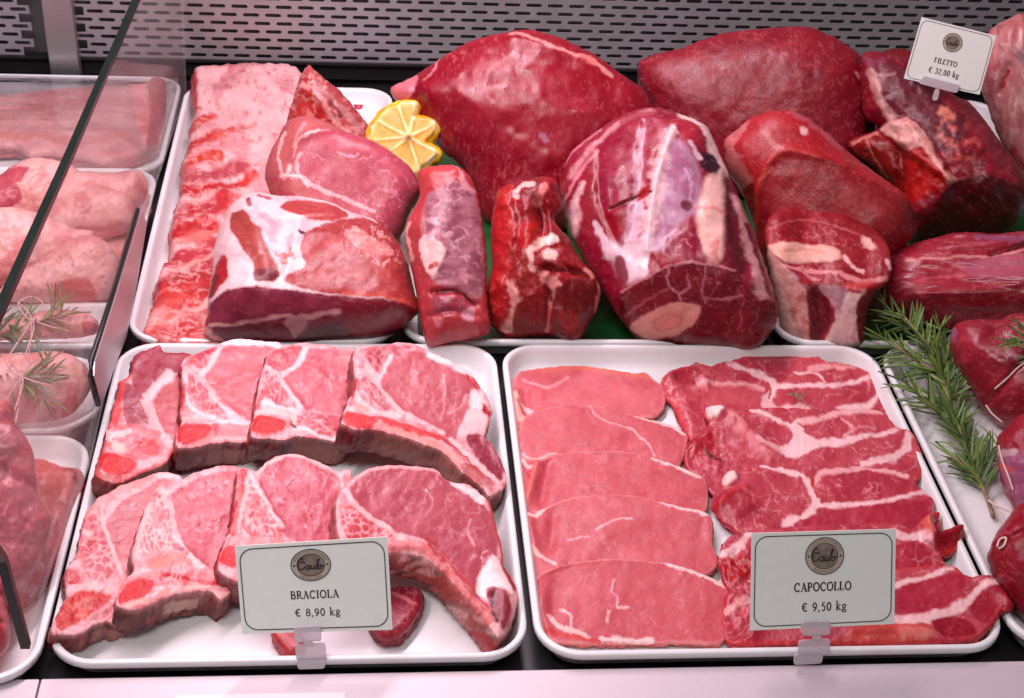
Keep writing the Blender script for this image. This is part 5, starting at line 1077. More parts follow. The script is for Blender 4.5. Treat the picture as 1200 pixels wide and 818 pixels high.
SHANK = [(653, 205), (662, 176), (674, 162), (688, 150), (721, 127), (750, 117), (776, 118), (801, 127), (827, 139), (838, 158), (851, 191), (864, 220), (882, 264), (897, 308), (910, 352), (911, 374), (900, 396), (880, 410), (816, 412), (776, 410), (750, 400), (732, 382), (710, 349), (688, 316), (673, 290), (658, 257), (652, 227)]
CUTP = [(728, 378), (729, 345), (745, 335), (761, 327), (780, 318), (798, 310), (815, 309), (831, 312), (846, 314), (860, 320), (868, 332), (866, 348), (884, 352), (904, 356), (916, 376), (900, 420), (740, 420)]
piece('beef_shank', 'big beef shank with silvery sinews and a round bone in its cut end', 'beef shank', SHANK, up(800, 399, .031), 'lump', T=.060, Tb=.10, mat='beef', base=(158, 36, 60), puff=.8, wall=(140, 30, 50),
      parts=[('bone', [(738, 384), (752, 372), (768, 363), (783, 358), (798, 356), (812, 357), (821, 361), (818, 374), (806, 384), (794, 392), (768, 398), (748, 394)], 'bone')],
      ops=[('n', 26, .42, .66, (150, 34, 58), .7), ('p', [(677, 222), (690, 205), (702, 192), (708, 246), (700, 262), (680, 274)], (158, 42, 58)), ('p', [(702, 178), (722, 168), (742, 176), (747, 205), (738, 235), (724, 248), (707, 240)], (160, 42, 68), 1, 3), ('p', [(709, 250), (727, 257), (729, 284), (712, 278)], (160, 30, 46)), ('f', [(668, 205), (690, 172), (724, 140), (760, 126)], (6, 8), (228, 164, 172), .8, 1.1), ('f', [(660, 184), (672, 168), (700, 145)], 5, (214, 130, 146)), ('f', [(656, 240), (668, 222), (680, 200), (700, 176)], 4, (216, 140, 154)), ('f', [(672, 268), (674, 240), (684, 216)], (14, 6), (236, 190, 198), .9, 1.0),
           ('f', [(756, 140), (752, 180), (750, 220), (746, 270), (738, 304)], (9, 17), (228, 192, 212), .85, 1.2), ('p', [(757, 150), (784, 146), (776, 178), (768, 212), (758, 232), (752, 200)], (164, 40, 62), .8, 4), ('p', [(725, 135), (752, 125), (775, 132), (784, 146), (760, 150), (735, 150)], (164, 44, 68), .8), ('p', [(788, 166), (800, 168), (813, 183), (821, 213), (817, 249), (799, 262), (782, 290), (766, 300), (762, 270), (768, 226), (778, 190)], (194, 150, 182), .85, 5), ('n', 13, .42, .62, (170, 86, 122), .6, [(790, 170), (818, 210), (800, 260), (770, 290), (768, 230)]), ('f', [(804, 200), (810, 222), (806, 248)], 3, (210, 170, 200), .7),
           ('f', [(790, 148), (780, 172), (772, 200), (768, 226), (762, 262), (756, 296)], (10, 17), (242, 206, 212), .95, 1.0), ('p', [(706, 286), (722, 288), (742, 294), (762, 276), (768, 300), (764, 322), (750, 330), (734, 334), (722, 312)], (232, 206, 220), .9, 6), ('f', [(700, 262), (706, 280), (716, 300)], (5, 10), (226, 196, 212)), ('f', [(752, 308), (760, 312)], 10, (250, 236, 240)), ('p', [(722, 305), (734, 304), (738, 332), (728, 334)], (140, 30, 56), .9),
           ('p', [(830, 206), (853, 204), (850, 230), (849, 257), (846, 304), (834, 312), (821, 290), (815, 252), (822, 226)], (242, 194, 188), .95, 4), ('f', [(818, 246), (835, 248), (850, 252)], 4, (236, 150, 148), .8), ('f', [(838, 290), (836, 306)], 10, (232, 140, 140), .7), ('f', [(799, 128), (820, 140), (832, 155), (840, 178), (850, 198)], (9, 15), (246, 212, 214), 1, .8), ('p', [(788, 136), (812, 140), (826, 158), (818, 172), (800, 158)], (176, 46, 66)), ('p', [(820, 180), (834, 180), (844, 195), (834, 203), (822, 197)], (66, 18, 46)), ('f', [(808, 168), (820, 186)], 5, (230, 196, 210)),
           ('f', [(854, 208), (857, 240), (860, 275), (868, 316)], (12, 20), (108, 24, 42), .9, 1.0), ('f', [(862, 232), (872, 262), (882, 300), (892, 342)], (9, 17), (230, 170, 174), .9, 1.0), ('f', [(876, 262), (890, 305), (900, 345)], 5, (120, 30, 60)), ('p', [(782, 285), (800, 272), (815, 278), (822, 300), (800, 308), (780, 305)], (156, 40, 68)), ('v', 9, .25, (220, 150, 170), .7, [(782, 285), (815, 278), (822, 305), (780, 305)]), ('p', [(764, 300), (785, 302), (800, 308), (780, 318), (762, 324)], (170, 40, 58)),
           ('f', [(717, 248), (732, 240), (745, 234), (764, 228)], (1.5, 2.2), (74, 6, 16)), ('p', [(746, 230), (758, 222), (762, 230), (748, 238)], (176, 40, 50)), ('f', [(802, 244), (806, 246)], 8, (110, 16, 36)),
           ('p', CUTP, (118, 22, 40), 1, 1.2), ('n', 12, .45, .66, (140, 32, 52), .7, CUTP), ('f', [(729, 345), (761, 327), (798, 311), (831, 313), (860, 320)], 2, (214, 140, 150)), ('f', [(786, 318), (783, 334), (795, 345), (808, 338), (806, 326)], 2.2, (190, 120, 136)), ('f', [(795, 345), (798, 354)], 2, (190, 120, 136)), ('f', [(826, 316), (822, 345), (826, 356)], 2, (180, 110, 126)), ('f', [(822, 350), (845, 352), (866, 348)], 2.2, (186, 110, 124)), ('f', [(735, 372), (760, 352), (786, 338)], 1.6, (176, 90, 106)), ('net', 26, .8, (196, 110, 124), .6, CUTP),
           ('p', [(738, 384), (752, 372), (768, 363), (783, 358), (798, 356), (812, 357), (821, 361), (818, 374), (806, 384), (794, 392), (768, 398), (748, 394)], (226, 168, 160)), ('p', [(768, 378), (780, 370), (795, 372), (796, 380), (782, 388), (770, 386)], (232, 160, 152)), ('f', [(768, 378), (780, 370), (795, 372), (796, 380), (782, 388), (770, 386), (768, 378)], 1.5, (206, 130, 126), .7)],
      sculpt=[('c', [(700, 362), (728, 346), (761, 328), (798, 311), (831, 313), (860, 321), (880, 350), (920, 356)], .30, .28, 4), ('n', 30, .004), ('g', [(756, 140), (750, 220), (740, 300)], 6, -.003), ('g', [(790, 148), (770, 210), (758, 296)], 5, .004), ('g', [(856, 205), (860, 275), (870, 320)], 9, -.007), ('g', [(702, 180), (706, 240), (726, 290)], 5, -.003), ('b', [(830, 206), (853, 204), (846, 304), (821, 290)], 6, .003), ('g', [(717, 248), (764, 228)], 2.5, -.003)])

piece('beef_round', 'large coarse red beef round at the back right under the slotted panel', 'beef round',
      [(747, 80), (760, 66), (800, 55), (820, 46), (850, 36), (900, 31), (943, 29), (967, 36), (990, 49), (1010, 66), (1016, 97), (1016, 140), (1010, 190), (970, 225), (900, 235), (850, 225), (790, 195), (755, 130)], up(880, 234, .030, back=.05), 'lump', T=.050, Tb=.07, mat='beef_cut', base=(150, 26, 46), ymax=YP - .015,
      ops=[('n', 30, .42, .66, (140, 22, 44), .8), ('v', 9, .12, (196, 84, 98), .5, None, (.5, 1.6)), ('f', [(748, 82), (752, 100), (762, 118)], 12, (96, 12, 26), .8), ('f', [(1004, 88), (1006, 92)], 4, (230, 150, 150)), ('f', [(1006, 70), (1014, 98), (1010, 130)], 8, (120, 18, 34), .7)],
      sculpt=[('n', 30, .0025), ('n', 9, .0006), ('c', [(740, 62), (850, 72), (950, 66), (1020, 90)], .5, 0, 8)])

piece('top_round', 'beef top round with a broad grainy cut face, right of the shank', 'beef piece',
      [(847, 170), (853, 160), (865, 151), (883, 137), (911, 129), (936, 133), (964, 151), (992, 176), (1016, 195), (1039, 211), (1056, 224), (1067, 237), (1070, 258), (1067, 280), (1040, 305), (1000, 330), (930, 330), (890, 300), (882, 262), (868, 223), (854, 202)], up(960, 326, .040, back=.02), 'lump', T=.045, Tb=.06, mat='beef_cut', base=(186, 44, 54), puff=.6,
      ops=[('f', [(872, 146), (858, 172), (860, 195), (872, 218)], (10, 20), (216, 134, 134), .75), ('f', [(898, 160), (906, 172), (918, 178)], 6, (220, 130, 134), .7), ('f', [(925, 132), (952, 146), (984, 172)], 8, (206, 110, 126), .6), ('p', [(892, 205), (904, 190), (918, 180), (946, 183), (982, 195), (1024, 218), (1064, 240), (1068, 276), (1040, 300), (1000, 330), (930, 330), (895, 300), (886, 246)], (166, 42, 50)), ('n', 14, .42, .66, (146, 30, 40), .8, [(892, 205), (946, 183), (1064, 240), (1040, 300), (930, 320), (886, 260)]),
           ('net', 7, .7, (96, 12, 20), .55, [(930, 190), (1000, 205), (1064, 245), (1040, 290), (960, 280)], (.7, 1.5)), ('f', [(888, 262), (888, 230), (896, 204), (918, 181), (960, 186)], 4, (206, 64, 58), .8), ('f', [(892, 214), (906, 200)], 4, (236, 120, 110), .7), ('p', [(868, 226), (886, 220), (884, 262), (874, 240)], (140, 16, 26)), ('f', [(943, 156), (945, 157)], 7, (236, 190, 190)), ('v', 12, .08, (200, 90, 90), .4, [(892, 205), (946, 183), (1064, 240), (1040, 300), (930, 320)])],
      sculpt=[('g', [(886, 262), (890, 225), (904, 192), (930, 180), (990, 196)], 6, .004), ('n', 30, .002), ('n', 8, .0004), ('g', [(872, 230), (878, 270)], 8, -.008)])

BI = [(896, 276), (898, 256), (912, 240), (939, 232), (965, 234), (992, 242), (1024, 260), (1042, 284), (1046, 310), (1040, 330), (1024, 347), (1016, 368), (1010, 405), (968, 412), (932, 411), (920, 396), (912, 375), (904, 333), (898, 292)]
bone2 = [(900, 288), (912, 285), (925, 283), (957, 285), (976, 289), (986, 295), (982, 304), (953, 308), (930, 308), (917, 306)]
piece('bone_in_beef', 'bone-in beef block with an oval marrow bone on top and white fat front', 'beef piece', BI, up(960, 400, .031), 'lump', T=.020, Tb=.06, mat='beef_cut', base=(168, 40, 52), puff=.35, wall=(190, 110, 110),
      parts=[('bone', bone2, 'bone')],
      ops=[('n', 16, .42, .66, (146, 26, 44), .7), ('p', [(880, 275), (904, 262), (939, 252), (982, 261), (1020, 276), (1060, 300), (1060, 220), (880, 220)], (164, 40, 48), 1, 2), ('n', 14, .42, .66, (146, 30, 40), .8, [(880, 268), (939, 252), (1020, 276), (1060, 220), (880, 220)]), ('f', [(898, 268), (939, 253), (982, 262), (1018, 276)], 1.6, (206, 110, 116), .7), ('v', 14, .10, (214, 120, 130), .7, [(900, 270), (960, 256), (1040, 310), (1010, 335), (950, 330), (915, 306)]), ('f', [(920, 312), (950, 318), (980, 320), (1010, 330), (1038, 326)], (4, 5), (230, 150, 154)), ('f', [(990, 300), (1000, 312), (1010, 318)], 4, (244, 190, 190)), ('f', [(1016, 280), (1022, 286)], 9, (244, 190, 184)), ('f', [(1040, 305), (1044, 314)], 5, (244, 190, 190)), ('f', [(940, 312), (946, 324), (960, 328)], 2.5, (220, 130, 140)), ('f', [(928, 322), (932, 326)], 8, (196, 140, 180), .9),
           ('p', bone2, (240, 184, 172)), ('f', [(920, 294), (945, 292), (965, 296)], 3, (226, 150, 140), .7), ('p', [(898, 294), (916, 308), (936, 332), (947, 346), (949, 412), (926, 410), (910, 372)], (212, 156, 152)), ('f', [(908, 320), (918, 360), (932, 400)], 9, (232, 190, 184)), ('n', 14, .5, .66, (180, 80, 80), .6, [(898, 296), (946, 346), (948, 396), (910, 372)]), ('p', [(946, 336), (962, 340), (976, 366), (962, 396), (950, 396)], (112, 18, 34)), ('p', [(974, 340), (994, 344), (1020, 345), (1012, 372), (1004, 410), (968, 410), (980, 366)], (226, 192, 194)),
           ('p', [(960, 336), (992, 338), (990, 352), (984, 366), (972, 352)], (186, 140, 154)), ('f', [(1012, 340), (1006, 370), (1000, 396)], 5, (206, 150, 156), .7), ('p', [(1004, 352), (1030, 340), (1020, 380), (1008, 400)], (120, 20, 40)), ('f', [(990, 338), (1020, 332)], 7, (226, 90, 92), .8)],
      sculpt=[('c', [(894, 292), (918, 309), (946, 333), (989, 334), (1021, 343), (1050, 325)], .85, .30, 4), ('n', 18, .003), ('b', bone2, 4, .003), ('g', [(960, 345), (964, 395)], 8, -.006)])

piece('beef_fillet', 'knotty beef fillet piece with white fat knobs carrying the filetto card', 'beef fillet',
      [(1008, 61), (1033, 57), (1065, 64), (1090, 85), (1119, 110), (1138, 120), (1163, 152), (1195, 198), (1203, 223), (1192, 260), (1150, 285), (1074, 290), (1060, 262), (1043, 216), (1000, 180), (992, 169), (996, 162), (1030, 148), (1014, 138), (1008, 110)], up(1110, 288, .035, back=.03), 'lump', T=.055, Tb=.06, mat='beef_cut', base=(156, 36, 54), puff=.8,
      ops=[('n', 22, .42, .66, (134, 24, 42), .8), ('p', [(1018, 80), (1034, 72), (1066, 84), (1100, 118), (1132, 150), (1112, 182), (1078, 168), (1052, 142), (1038, 126)], (114, 44, 58), .9), ('f', [(1012, 66), (1024, 78), (1036, 70)], 7, (150, 70, 100), .8), ('f', [(1020, 86), (1028, 108), (1038, 132), (1048, 146)], (9, 10), (214, 160, 158), .9), ('f', [(1026, 92), (1048, 88)], 4, (206, 150, 156), .7), ('p', [(1032, 152), (1048, 146), (1062, 142), (1076, 150), (1088, 168), (1072, 178), (1060, 176), (1046, 164)], (236, 182, 178)),
           ('n', 8, .5, .66, (216, 120, 120), .7, [(1032, 152), (1062, 142), (1088, 168), (1060, 178)]), ('f', [(1084, 170), (1094, 188), (1102, 204), (1116, 214)], (9, 11), (240, 172, 162)), ('p', [(1066, 180), (1080, 176), (1098, 198), (1108, 216), (1082, 234), (1060, 238), (1062, 206)], (190, 34, 28)), ('p', [(994, 170), (1020, 158), (1046, 164), (1062, 190), (1058, 234), (1040, 214), (1010, 190)], (146, 20, 28)), ('f', [(1018, 164), (1026, 186), (1040, 208)], 2.5, (220, 120, 110), .8), ('f', [(1000, 168), (1028, 156)], 3, (222, 140, 130)),
           ('p', [(1096, 240), (1112, 220), (1140, 208), (1182, 214), (1204, 240), (1192, 270), (1150, 290), (1076, 290), (1080, 262)], (98, 14, 28)), ('n', 9, .56, .7, (226, 110, 100), .7, [(1096, 140), (1124, 132), (1150, 180), (1110, 190)]), ('f', [(1104, 132), (1112, 140)], 9, (232, 140, 120), .8), ('f', [(1130, 126), (1150, 160), (1182, 200)], 14, (150, 50, 64), .8)],
      sculpt=[('c', [(1050, 262), (1096, 238), (1125, 212), (1182, 216), (1210, 240)], .15, .7, 4), ('b', [(1032, 152), (1062, 142), (1088, 168), (1116, 214), (1098, 206), (1060, 176)], 5, .009), ('n', 20, .006), ('g', [(1020, 80), (1036, 130), (1050, 150)], 7, .006), ('g', [(1058, 180), (1062, 230)], 7, -.008), ('g', [(1064, 180), (1094, 204)], 5, .004)])

piece('silverskin_beef', 'pale silvery skinned beef piece at the right edge of the top row', 'beef piece',
      [(1146, 60), (1163, 33), (1182, 22), (1200, 15), (1240, 14), (1250, 120), (1245, 225), (1205, 225), (1185, 190), (1170, 160), (1156, 122), (1146, 90)], up(1200, 222, .06, back=.04), 'lump', T=.04, Tb=.06, mat='beef', base=(212, 140, 142), ymax=YP - .015,
      ops=[('v', 16, .18, (236, 190, 192), .7, None, (1.6, .4)), ('v', 20, .16, (160, 80, 96), .6, None, (1.5, .4)), ('f', [(1188, 62), (1198, 70), (1206, 84)], 9, (130, 90, 110), .7), ('f', [(1182, 86), (1174, 104)], (4, 6), (176, 34, 40)), ('n', 16, .5, .7, (196, 96, 110), .6), ('f', [(1164, 150), (1180, 190)], 8, (190, 90, 80), .7), ('f', [(1188, 178), (1200, 196)], 9, (186, 40, 46), .8)],
      sculpt=[('n', 24, .004, (1.6, .5)), ('g', [(1182, 80), (1172, 110)], 4, -.004)])

piece('flat_beef', 'flat layered beef piece with a pale silvery band, lying behind the rosemary', 'beef piece',
      [(1030, 341), (1040, 310), (1040, 295), (1052, 286), (1068, 280), (1103, 271), (1126, 266), (1173, 268), (1240, 268), (1250, 330), (1245, 384), (1173, 388), (1112, 388), (1080, 378), (1047, 372)], up(1120, 384, .034, tilt=10, back=.015), 'lump', T=.035, Tb=.03, mat='beef', base=(176, 48, 68), puff=.6,
      ops=[('n', 20, .42, .66, (156, 34, 54), .7, None, (.5, 1.6)), ('v', 18, .14, (206, 100, 116), .7, None, (.35, 2.0)), ('p', [(1122, 314), (1160, 306), (1200, 300), (1250, 296), (1250, 336), (1200, 336), (1150, 333), (1130, 326)], (198, 104, 130), .85, 3), ('f', [(1062, 308), (1110, 306), (1160, 304), (1200, 296), (1240, 290)], 3, (232, 156, 158), .85), ('f', [(1142, 276), (1170, 280), (1196, 282)], 7, (164, 92, 130), .85), ('f', [(1160, 302), (1178, 296), (1202, 288)], (2, 4), (90, 14, 30)), ('f', [(1050, 345), (1090, 330), (1130, 330)], 3, (212, 96, 110), .7),
           ('p', [(1030, 362), (1073, 356), (1121, 349), (1250, 340), (1250, 400), (1030, 392)], (132, 20, 38), .9), ('v', 13, .16, (180, 70, 86), .7, [(1060, 360), (1250, 345), (1250, 390), (1080, 380)], (.4, 2.2)), ('f', [(1050, 288), (1100, 274), (1140, 270), (1200, 272)], 3, (206, 84, 96), .7)],
      sculpt=[('c', [(1025, 362), (1073, 355), (1121, 349), (1160, 346), (1255, 339)], .35, .55, 4), ('n', 18, .004, (.35, 1.8)), ('g', [(1160, 302), (1178, 296), (1204, 288)], 4, -.006), ('g', [(1120, 272), (1160, 274), (1240, 276)], 5, .005)])

piece('beef_piece', 'dark beef piece wedged behind the fillet and the grainy top round', 'beef piece',
      [(985, 110), (1005, 80), (1040, 58), (1075, 64), (1110, 110), (1140, 170), (1110, 240), (1060, 260), (1010, 235), (985, 180)], up(1050, 258, .03, back=.09), 'lump', T=.03, Tb=.05, mat='beef_cut', base=(140, 16, 30), ymax=YP - .015, ops=[('n', 20, .42, .66, (112, 12, 26), .8)], sculpt=[('n', 22, .004)])

# ------------------------------------------------------------------ right tray: tied roasts
def twine(name, label, paths, r=.0011):
    mb = MB()
    for p in paths: mb.tube(smooth_open3(p), r, 5)
    return tag(mb.build(name, M['twine'], origin=paths[0][0], smooth=True), label, 'twine', None)


def smooth_open3(p, per=6):
    p = [np.asarray(q, float) for q in p]
    if len(p) < 3: return p
    q = [2 * p[0] - p[1]] + p + [2 * p[-1] - p[-2]]; out = []
    for i in range(1, len(q) - 2):
        for k in range(per):
            t = k / per
            out.append(.5 * ((2 * q[i]) + (-q[i - 1] + q[i + 1]) * t + (2 * q[i - 1] - 5 * q[i] + 4 * q[i + 1] - q[i + 2]) * t * t + (-q[i - 1] + 3 * q[i] - 3 * q[i + 1] + q[i + 2]) * t ** 3))
    return out + [p[-1]]


G_R = 'tied beef roasts in the right tray'
r1 = piece('tied_roast', 'upper tied beef roast, under the rosemary at the right edge', 'beef roast',
      [(1118, 382), (1135, 375), (1155, 374), (1173, 374), (1191, 367), (1240, 364), (1250, 420), (1245, 500), (1200, 508), (1175, 502), (1152, 480), (1135, 452), (1118, 424), (1113, 402)], up(1180, 500, .014), 'lump', T=.045, Tb=.05, mat='beef', base=(164, 42, 62), group=G_R,
      ops=[('n', 22, .42, .66, (146, 30, 50), .7), ('v', 12, .10, (206, 110, 120), .5, None, (.6, 1.4)), ('f', [(1116, 384), (1118, 398)], 8, (170, 110, 150), .7), ('f', [(1180, 412), (1192, 420)], 8, (200, 140, 160), .7)], sculpt=[('n', 22, .003), ('g', [(1152, 480), (1176, 452), (1200, 424), (1230, 405)], 4, -.005)])
r2 = piece('tied_roast', 'middle tied beef roast with a lilac silvery flank at the right edge', 'beef roast',
      [(1168, 520), (1174, 506), (1186, 494), (1200, 485), (1245, 482), (1250, 560), (1245, 612), (1205, 610), (1184, 590), (1172, 560)], up(1205, 606, .012), 'lump', T=.035, Tb=.04, mat='beef', base=(164, 38, 58), group=G_R,
      ops=[('p', [(1166, 528), (1190, 530), (1210, 534), (1250, 530), (1250, 600), (1200, 600), (1180, 570)], (172, 100, 136)), ('v', 12, .12, (210, 150, 180), .6, [(1166, 528), (1250, 530), (1250, 600), (1190, 600)]), ('f', [(1168, 530), (1190, 532)], 6, (226, 200, 206), .7), ('f', [(1174, 546), (1184, 552)], 7, (226, 90, 90))], sculpt=[('n', 20, .003), ('g', [(1170, 522), (1178, 545), (1190, 575)], 4, -.004)])
r3 = piece('tied_roast', 'nearest tied dark red beef roast at the right edge, by the tray corner', 'beef roast',
      [(1156, 653), (1161, 640), (1168, 625), (1178, 610), (1200, 588), (1245, 575), (1252, 650), (1248, 735), (1205, 730), (1188, 712), (1171, 692), (1160, 668)], up(1200, 728, .014), 'lump', T=.040, Tb=.045, mat='beef', base=(160, 30, 52), group=G_R,
      ops=[('n', 22, .42, .66, (140, 20, 40), .7), ('v', 14, .08, (200, 90, 104), .5, None, (.6, 1.4)), ('f', [(1156, 655), (1172, 690), (1190, 714)], 8, (120, 14, 34), .8)], sculpt=[('n', 24, .003), ('g', [(1168, 640), (1180, 634), (1200, 626)], 4, -.004)])


def on(o, pts, off=.0015):
    """places on the skin of a built piece under the given pixels"""
    dg = bpy.context.evaluated_depsgraph_get(); out = []
    iw = o.matrix_world.inverted() if False else Matrix.Translation(o.location).inverted()
    from mathutils.bvhtree import BVHTree
    me = o.data
    bv = BVHTree.FromPolygons([v.co[:] for v in me.vertices], [p.vertices[:] for p in me.polygons])
    for (x, y) in pts:
        d = Vector(ray(x, y)).normalized(); h = bv.ray_cast(iw @ Vector(CAM), d)
        if h[0] is not None: out.append(np.array(Matrix.Translation(o.location) @ h[0]) + np.array(h[1]) * off)
    return out


tw = [(r1, [(1166, 455), (1180, 442), (1196, 430), (1215, 418)], 'pale twine tied round the upper roast'), (r1, [(1156, 474), (1164, 484), (1176, 494)], 'short pale twine loop at the lower end of the upper roast'),
      (r2, [(1172, 522), (1176, 540), (1184, 560), (1188, 575)], 'pale twine tied round the lilac middle roast'), (r3, [(1170, 642), (1173, 632), (1180, 630), (1178, 640), (1172, 644)], 'knotted pale twine on the nearest roast')]
for o_, pts, lb in tw:
    q = on(o_, pts)
    if len(q) >= 2: twine('twine', lb, [q])
q = [U(1158, 586, .018), U(1166, 592, .03), U(1176, 596, .045), U(1186, 600, .05)]
q2 = [U(1164, 588, .02), U(1174, 606, .045), U(1180, 622, .05), U(1181, 634, .052)]
twine('twine', 'loose pale twine ends by the rosemary stem foot', [q, q2])

# ------------------------------------------------------------------ beyond the glass: pancetta, chicken, veal
piece('pancetta', 'pale striped pancetta slab under cling film beyond the glass', 'pancetta',
      [(-30, 110), (0, 108), (62, 101), (116, 97), (167, 94), (178, 87), (192, 89), (194, 100), (192, 124), (188, 159), (178, 168), (166, 173), (140, 182), (121, 186), (89, 180), (55, 176), (32, 178), (16, 167), (-30, 165)], flat(100, 184, .034, 0, .06), 'slab', T=.022, r=.008, mat='rib', base=(240, 170, 172),
      ops=[('f', [(-10, 136), (40, 128), (100, 120), (168, 118)], 12, (216, 116, 120), .6), ('f', [(-10, 158), (40, 158), (90, 166), (130, 160), (172, 150)], 10, (222, 108, 96), .6), ('f', [(60, 128), (100, 146), (160, 138)], 12, (236, 180, 180), .6), ('p', [(174, 92), (192, 88), (192, 130), (186, 162), (172, 170), (176, 130)], (166, 72, 76), .9), ('n', 24, .45, .66, (208, 96, 104), .5, None, (.5, 1.6))], sculpt=[('n', 24, .003)], wall=(200, 100, 104))
G_CH = 'chicken thighs heaped beyond the glass'
SK = (238, 180, 180)


def thigh(label, outline, touch, z=.04, T=.022, base=SK, ops=(), back=0, group=G_CH, gr=1.08, **k):
    c_ = np.mean(outline, 0); outline = [tuple(c_ + (np.array(q_) - c_) * gr) for q_ in outline]
    return piece('chicken_thigh', label, 'chicken thigh', outline, up(touch[0], touch[1], z, back=back), 'lump', T=T, Tb=.03, mat='skin', base=base,
                 ops=[('n', 20, .45, .68, (218, 134, 134), .7), ('n', 5, .62, .76, (206, 104, 104), .35), ('n', 12, .55, .7, (238, 190, 180), .6)] + list(ops), sculpt=[('n', 18, .002), ('n', 6, .0007)], group=group, wall=(206, 110, 112), zf=.012, **k)


piece('chicken_thigh', 'bottom layer of chicken skin under the heap of thighs', 'chicken thigh', [(-30, 225), (60, 212), (150, 210), (176, 222), (160, 270), (142, 320), (128, 348), (60, 352), (-30, 352)], flat(60, 350, .034, 0, .05), 'slab', T=.022, r=.012, mat='skin', base=(232, 172, 166), ops=[('n', 20, .45, .68, (218, 134, 134), .7)], sculpt=[('n', 20, .005)], group=G_CH, wall=(214, 130, 130))
thigh('farthest chicken thigh on the left, dark pink flesh showing at its side', [(-30, 214), (0, 208), (16, 196), (40, 187), (67, 191), (84, 198), (98, 215), (92, 245), (60, 262), (20, 262), (-30, 260)], (50, 260), .05, ops=[('p', [(-30, 214), (12, 198), (36, 196), (24, 216), (22, 238), (-30, 250)], (208, 96, 112)), ('f', [(22, 216), (34, 230), (36, 248)], 4, (236, 170, 160))], back=.02)
thigh('farthest chicken thigh on the right, its knuckle at the tray corner', [(56, 240), (70, 214), (91, 203), (130, 204), (156, 201), (166, 208), (170, 222), (164, 238), (148, 250), (110, 256), (70, 262)], (110, 262), .05, ops=[('f', [(160, 208), (166, 226), (168, 236)], 8, (206, 110, 110), .7)], back=.015)
thigh('chicken thigh in the middle of the heap beside the glass', [(50, 254), (66, 240), (89, 229), (118, 220), (145, 232), (157, 250), (155, 265), (140, 273), (105, 280), (74, 276)], (105, 282), .045, ops=[('f', [(90, 268), (120, 268), (140, 262)], 6, (212, 110, 110), .6)])
thigh('wide chicken thigh on the left of the heap under the glass edge', [(-30, 250), (0, 246), (24, 247), (56, 256), (81, 268), (104, 273), (96, 292), (70, 306), (40, 320), (10, 330), (-30, 332)], (30, 332), .042)
thigh('nearest large chicken thigh with a bare red patch, by the steel plate', [(0, 350), (5, 338), (22, 322), (49, 307), (78, 285), (103, 279), (122, 288), (137, 312), (134, 342), (122, 352), (73, 353), (24, 352)], (75, 352), .040, T=.026, ops=[('p', [(66, 336), (82, 328), (104, 330), (114, 350), (96, 358), (68, 356)], (214, 110, 108)), ('n', 4, .66, .76, (176, 90, 90), .6)])
thigh('chicken piece under the upper rosemary bundle', [(-30, 382), (0, 376), (30, 368), (70, 363), (100, 366), (115, 378), (110, 392), (60, 398), (-30, 398)], (60, 398), .045, T=.016, gr=1.0, ops=[('p', [(98, 376), (114, 380), (112, 398), (100, 400)], (206, 92, 96)), ('n', 4, .64, .74, (150, 80, 84), .6)], group='chicken pieces under the herb bundles')
thigh('chicken piece under the lower rosemary bundle, folded skin at its right', [(-30, 424), (30, 414), (70, 412), (96, 424), (107, 442), (105, 458), (94, 476), (74, 490), (40, 495), (-30, 497)], (60, 495), .038, T=.020, gr=1.0, ops=[('f', [(70, 430), (92, 440), (108, 456)], 8, (234, 180, 160), .8), ('p', [(74, 474), (88, 464), (90, 482), (80, 498), (72, 494)], (216, 96, 90)), ('p', [(0, 450), (40, 448), (64, 474), (60, 498), (0, 500)], (214, 150, 160), .7)], group='chicken pieces under the herb bundles')
G_V = 'veal pieces in the front tray beyond the glass'
piece('veal_piece', 'smooth pink veal piece in the front tray beyond the glass', 'veal', [(20, 540), (42, 528), (73, 537), (95, 541), (94, 556), (84, 582), (76, 610), (66, 640), (46, 668), (10, 690), (-30, 690), (-30, 600)], flat(60, 650, .04, 0, .05), 'slab', T=.03, r=.016, mat='pork', base=(220, 124, 130), ops=[('p', [(36, 540), (70, 540), (84, 556), (66, 590), (44, 590)], (216, 110, 100), .7), ('f', [(82, 546), (88, 556)], 8, (160, 40, 48)), ('v', 16, .14, (232, 160, 166), .6), ('f', [(60, 610), (44, 650), (28, 676)], 10, (196, 92, 104), .6)], sculpt=[('n', 26, .004)], group=G_V, wall=(190, 96, 104))
piece('veal_piece', 'veal shank piece with a round bone end at the left edge', 'veal', [(-30, 476), (-6, 470), (8, 470), (16, 480), (18, 496), (28, 508), (40, 534), (45, 580), (60, 608), (52, 645), (30, 690), (-5, 720), (-30, 720)], up(5, 716, .03), 'lump', T=.035, Tb=.035, mat='beef', base=(202, 92, 112), puff=.8,
      ops=[('f', [(2, 474), (14, 488), (12, 500)], 5, (226, 110, 110)), ('p', [(-8, 506), (8, 502), (24, 512), (22, 528), (4, 534), (-8, 530)], (230, 170, 180)), ('p', [(-4, 511), (6, 509), (14, 516), (8, 524), (-4, 524)], (190, 130, 146)), ('v', 12, .14, (220, 130, 146), .7), ('n', 18, .45, .66, (160, 48, 72), .7), ('n', 6, .58, .7, (232, 150, 160), .6, [(-10, 536), (30, 530), (36, 570), (-10, 570)])], sculpt=[('n', 16, .004), ('b', [(-8, 506), (8, 502), (24, 512), (22, 528), (4, 534), (-8, 530)], 4, .005)], group=G_V)
